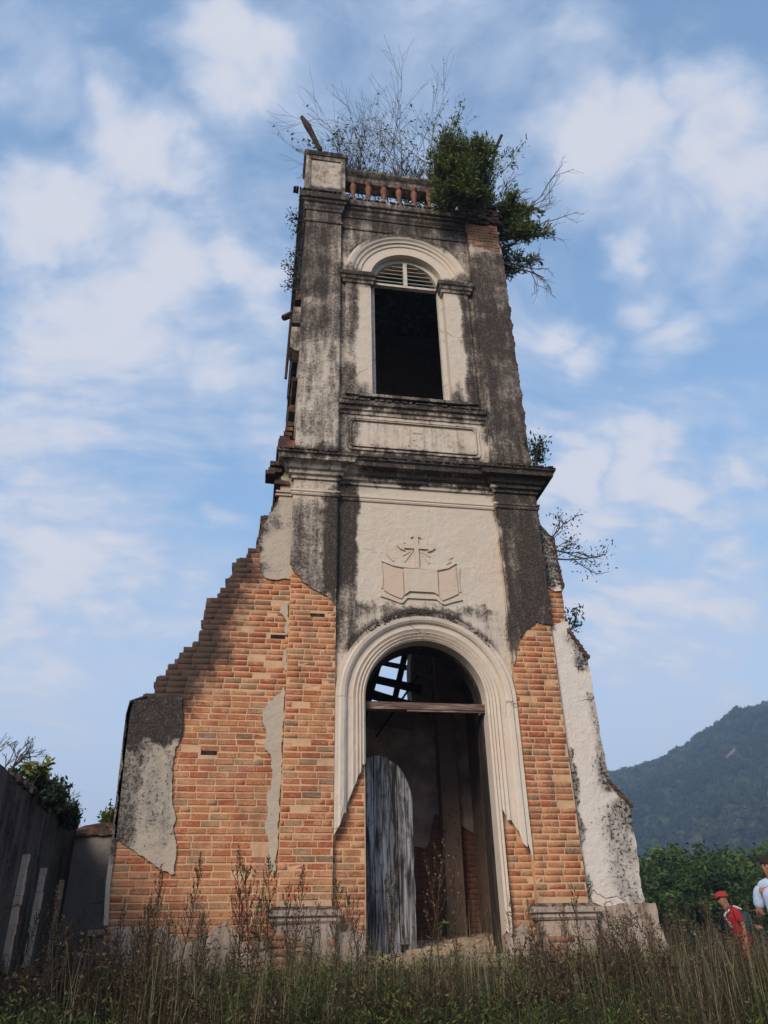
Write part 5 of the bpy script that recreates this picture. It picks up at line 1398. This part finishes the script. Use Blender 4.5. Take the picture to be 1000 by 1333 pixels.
M_blue = cloth('light_blue_shirt', (.36, .46, .62), (.44, .53, .68)); M_strap = cloth('dark_strap', (.010, .012, .022), (.02, .02, .03))
M_pack = cloth('pack_cloth', (.015, .05, .06), (.02, .09, .10)); M_tan = cloth('drab_trousers', (.11, .085, .065), (.07, .055, .045)); M_white = cloth('pale_piping', (.6, .62, .55), (.5, .5, .45))

def person(loc, J, mats, label, extras, rz=0):
    """J: joint dictionary in metres, feet at z=0, the figure facing -X locally"""
    e = empty('person', loc, rz); tag(e, label, 'person')
    names = list(J); idx = {n: i for i, n in enumerate(names)}
    E_ = [('pelvis','waist'),('waist','chest'),('chest','neck'),('neck','head0'),('head0','head1'),('head1','head2'),('head0','nose')] 
    for s_ in 'lr':
        E_ += [('chest','sh'+s_),('sh'+s_,'el'+s_),('el'+s_,'wr'+s_),('wr'+s_,'pm'+s_),('pelvis','hip'+s_),('hip'+s_,'kn'+s_),('kn'+s_,'an'+s_),('an'+s_,'toe'+s_)]
    rad = dict(pelvis=(.115,.10), waist=(.115,.09), chest=(.13,.10), neck=.058, head0=(.068,.062), head1=(.085,.078), head2=(.070,.066), nose=.016)
    for s_ in 'lr': rad.update({'sh'+s_:.062, 'el'+s_:.042, 'wr'+s_:.028, 'pm'+s_:(.036,.018), 'hip'+s_:.085, 'kn'+s_:.058, 'an'+s_:.040, 'toe'+s_:.035})
    body = skinned('body', [J[n] for n in names], [(idx[a], idx[b]) for a, b in E_ if a in idx and b in idx], [rad[n] for n in names], M_skin, 2, idx['pelvis'])
    def child(nm, me, lb=None):
        o = bpy.data.objects.new(nm, me); COL.objects.link(o); o.parent = e
        if lb: o['label'] = lb
        return o
    child('body', body)
    V = lambda n: Vector(J[n])
    top = ['pelvis', 'waist', 'chest', 'neckb', 'shl', 'ell0', 'shr', 'elr0']
    nb = V('chest').lerp(V('neck'), .7)
    child('shirt', skinned('shirt', [V('pelvis')+Vector((0, 0, -.02)), V('waist'), V('chest'), nb], [(0,1),(1,2),(2,3)], [(.165,.150),(.160,.140),(.195,.165),.125], mats['shirt'], 2, 1))
    child('collar', skinned('collar', [V('shl'), V('shl').lerp(nb, .55)+Vector((0,0,.01)), nb, V('shr').lerp(nb, .55)+Vector((0,0,.01)), V('shr')], [(0,1),(1,2),(2,3),(3,4)], [.066,.074,.080,.074,.066], mats['shirt'], 2, 2))
    for s_ in 'lr':
        a_ = V('chest').lerp(V('sh'+s_), .35)+Vector((0, 0, .03))
        child('sleeve', skinned('sleeve', [a_, V('sh'+s_), V('sh'+s_).lerp(V('el'+s_), .45), V('sh'+s_).lerp(V('el'+s_), mats.get('sleeve', .75))], [(0,1),(1,2),(2,3)], [.070,.076,.070,.066], mats['shirt'], 2, 0))
    child('trousers', skinned('trousers', [V('pelvis')+Vector((0,0,.05)), V('hipl'), V('knl'), V('anl')+Vector((0,0,.05)), V('hipr'), V('knr'), V('anr')+Vector((0,0,.05))], [(0,1),(1,2),(2,3),(0,4),(4,5),(5,6)], [(.145,.125),.105,.078,.062,.105,.078,.062], mats['trousers'], 2))
    for s_ in 'lr': child('shoe', skinned('shoe', [V('an'+s_)+Vector((.05,0,-.04)), V('an'+s_)+Vector((-.03,0,-.05)), V('toe'+s_)], [(0,1),(1,2)], [.045,.052,.04], M_strap, 2))
    # hands: palm on the body plus five separate fingers
    for s_ in 'lr':
        w_, pm = V('wr'+s_), V('pm'+s_); d = (pm-w_).normalized(); sd = d.orthogonal().normalized(); vs, es, rs = [pm-d*.01], [], [.020]
        for k, (off, ln) in enumerate(((-.027, .066), (-.009, .076), (.009, .072), (.027, .056))):
            b0 = pm+sd*off; up_ = d.cross(sd)
            vs += [b0+d*.015, b0+d*(.015+ln*.5)+up_*.006, b0+d*(.015+ln)+up_*.022]; n0 = 1+k*3; es += [(0, n0), (n0, n0+1), (n0+1, n0+2)]; rs += [.0095, .0085, .0065]
        vs += [pm-d*.03+sd*-.03, pm+d*.0+sd*-.055, pm+d*.025+sd*-.062]; es += [(0, 13), (13, 14), (14, 15)]; rs += [.012, .010, .008]
        child('hand', skinned('hand', vs, es, rs, M_skin, 1))
    for nm, f in extras(V): 
        child(nm, f)
    # face: eyes, ears, mouth
    h1, ns = V('head1'), V('nose'); fwd = (ns-V('head0')); fwd.z = 0; fwd.normalize(); side = Vector((-fwd.y, fwd.x, 0))
    for s_ in (-1, 1):
        m = MB(); c = h1+fwd*.078+side*s_*.030-Vector((0,0,.018)); m.cyl(c, c+fwd*.012, .010, .006, 8); me = m.mesh('eye'); me.materials.append(M_strap); child('eye', me)
        m = MB(); c = h1+side*s_*.078-Vector((0,0,.03)); m.cyl(c-Vector((0,0,.025)), c+Vector((0,0,.03)), .012, .018, 8); me = m.mesh('ear'); me.materials.append(M_skin); child('ear', me)
    m = MB(); c = V('head0')+fwd*.070-Vector((0,0,.005)); m.box(c.x-.008, c.x+.008, c.y-.022, c.y+.022, c.z-.005, c.z+.005); me = m.mesh('mouth'); me.materials.append(M_redcap); child('mouth', me)
    return e
def dome(c, r_, rz_, squash, brim, brimdir, mat, name):
    m = MB(); n = 16; vs = []; rows = 6
    for j in range(rows+1):
        t = j/rows*math.pi/2
        for i in range(n): a = 2*math.pi*i/n; vs.append((c.x+r_*math.cos(t)*math.cos(a)*rz_, c.y+r_*math.cos(t)*math.sin(a), c.z+r_*squash*math.sin(t)))
    m.add(vs, [(j*n+i, j*n+(i+1) % n, (j+1)*n+(i+1) % n, (j+1)*n+i) for j in range(rows) for i in range(n)])
    if brim:
        b = Vector(brimdir).normalized(); s_ = Vector((-b.y, b.x, 0)); p = [c+b*r_*.8+s_*r_*.8, c+b*(r_*1.3+brim*.5)+s_*r_*.6-Vector((0,0,.015)), c+b*(r_+brim)-Vector((0,0,.02)), c+b*(r_*1.3+brim*.5)-s_*r_*.6-Vector((0,0,.015)), c+b*r_*.8-s_*r_*.8]
        m.add([q+Vector((0,0,.006)) for q in p]+[q-Vector((0,0,.006)) for q in p], [(0,1,2,3,4), (9,8,7,6,5)]+[(i, i+5, (i+1) % 5+5, (i+1) % 5) for i in range(5)])
    me = m.mesh(name); me.materials.append(mat); me.polygons.foreach_set('use_smooth', [True]*len(me.polygons)); return me
# walker in red, leaning forward to the left with one arm swung back
Jr = dict(pelvis=(.06,0,.88), waist=(.02,0,1.03), chest=(-.06,0,1.24), neck=(-.11,0,1.38), head0=(-.155,0,1.44), head1=(-.165,0,1.53), head2=(-.15,0,1.60), nose=(-.26,0,1.49),
          shl=(-.05,-.18,1.33), ell=(.02,-.22,1.08), wrl=(-.0,-.24,.86), pml=(-.02,-.245,.79), shr=(-.04,.18,1.33), elr=(.20,.26,1.20), wrr=(.42,.30,1.10), pmr=(.49,.31,1.08),
          hipl=(.05,-.09,.84), knl=(-.03,-.10,.47), anl=(.08,-.10,.09), toel=(-.08,-.11,.03), hipr=(.06,.09,.84), knr=(.12,.10,.46), anr=(.32,.10,.12), toer=(.18,.11,.04))
def ex_red(V):
    out = [('cap', dome(V('head1')+Vector((.0,0,.025)), .108, 1.12, .85, .09, (-1, 0, 0), M_redcap, 'cap'))]
    out.append(('backpack', skinned('backpack', [V('waist')+Vector((.20,0,.0)), V('chest')+Vector((.20,0,-.05)), V('chest')+Vector((.18,0,.08))], [(0,1),(1,2)], [(.09,.13),(.11,.15),(.08,.12)], M_pack, 2)))
    for s_ in (-1, 1):
        out.append(('strap', skinned('strap', [V('chest')+Vector((.16, s_*.12, .10)), V('chest')+Vector((.02, s_*.13, .155)), V('chest')+Vector((-.18, s_*.12, .02)), V('waist')+Vector((-.165, s_*.13, .02))], [(0,1),(1,2),(2,3)], [.022]*4, M_white if s_ < 0 else M_strap, 1)))
    return out
p = at(945, 1163, 4.2); 
person((6.38, 4.2, .86-1.66), Jr, dict(shirt=M_red, trousers=M_red, sleeve=.85), 'person in red cap and red shirt with backpack, leaning forward through the weeds', ex_red, rz=R(-8))
Jb = dict(pelvis=(.0,0,.92), waist=(0,0,1.08), chest=(-.01,0,1.31), neck=(-.02,0,1.49), head0=(-.03,0,1.56), head1=(-.035,0,1.65), head2=(-.02,0,1.73), nose=(-.13,0,1.62),
          shl=(0,-.20,1.40), ell=(.02,-.26,1.12), wrl=(-.20,-.22,1.06), pml=(-.28,-.19,1.07), shr=(0,.20,1.40), elr=(.03,.25,1.12), wrr=(-.18,.20,1.10), pmr=(-.25,.17,1.12),
          hipl=(0,-.09,.88), knl=(-.04,-.10,.49), anl=(.0,-.10,.09), toel=(-.15,-.11,.03), hipr=(0,.09,.88), knr=(.03,.10,.49), anr=(.10,.10,.09), toer=(-.05,.11,.03))
def ex_blue(V):
    hair = dome(V('head1')+Vector((.012,0,.0)), .102, 1.0, 1.05, 0, None, M_hair, 'hair')
    out = [('hair', hair)]
    out.append(('strap', skinned('strap', [V('chest')+Vector((.02,-.13,.20)), V('chest')+Vector((-.19,-.09,.08)), V('waist')+Vector((-.19,.04,.06)), V('waist')+Vector((-.14,.14,-.04))], [(0,1),(1,2),(2,3)], [.024]*4, M_strap, 1)))
    return out
person((3.80, -1.0, .93-1.76), Jb, dict(shirt=M_blue, trousers=M_tan, sleeve=.8), 'person in light blue shirt with dark shoulder strap at the right picture edge', ex_blue, rz=R(40))

# ================================================================== AIR
m = MB(); m.box(-1250, 1250, -1250, 1250, -6.5, 190)
hm = bpy.data.materials.new('haze_air'); hm.use_nodes = True; ht = hm.node_tree
ht.nodes.remove(ht.nodes['Principled BSDF'])
pv = ht.nodes.new('ShaderNodeVolumePrincipled'); pv.inputs['Color'].default_value = (0.52, 0.72, 1.0, 1); pv.inputs['Density'].default_value = 0.00085
pv.inputs['Anisotropy'].default_value = 0.1
ht.links.new(pv.outputs[0], ht.nodes['Material Output'].inputs['Volume'])
o = link('haze', m.mesh('haze'), hm); tag(o, 'thin blue air over the whole valley', 'haze', kind='stuff')
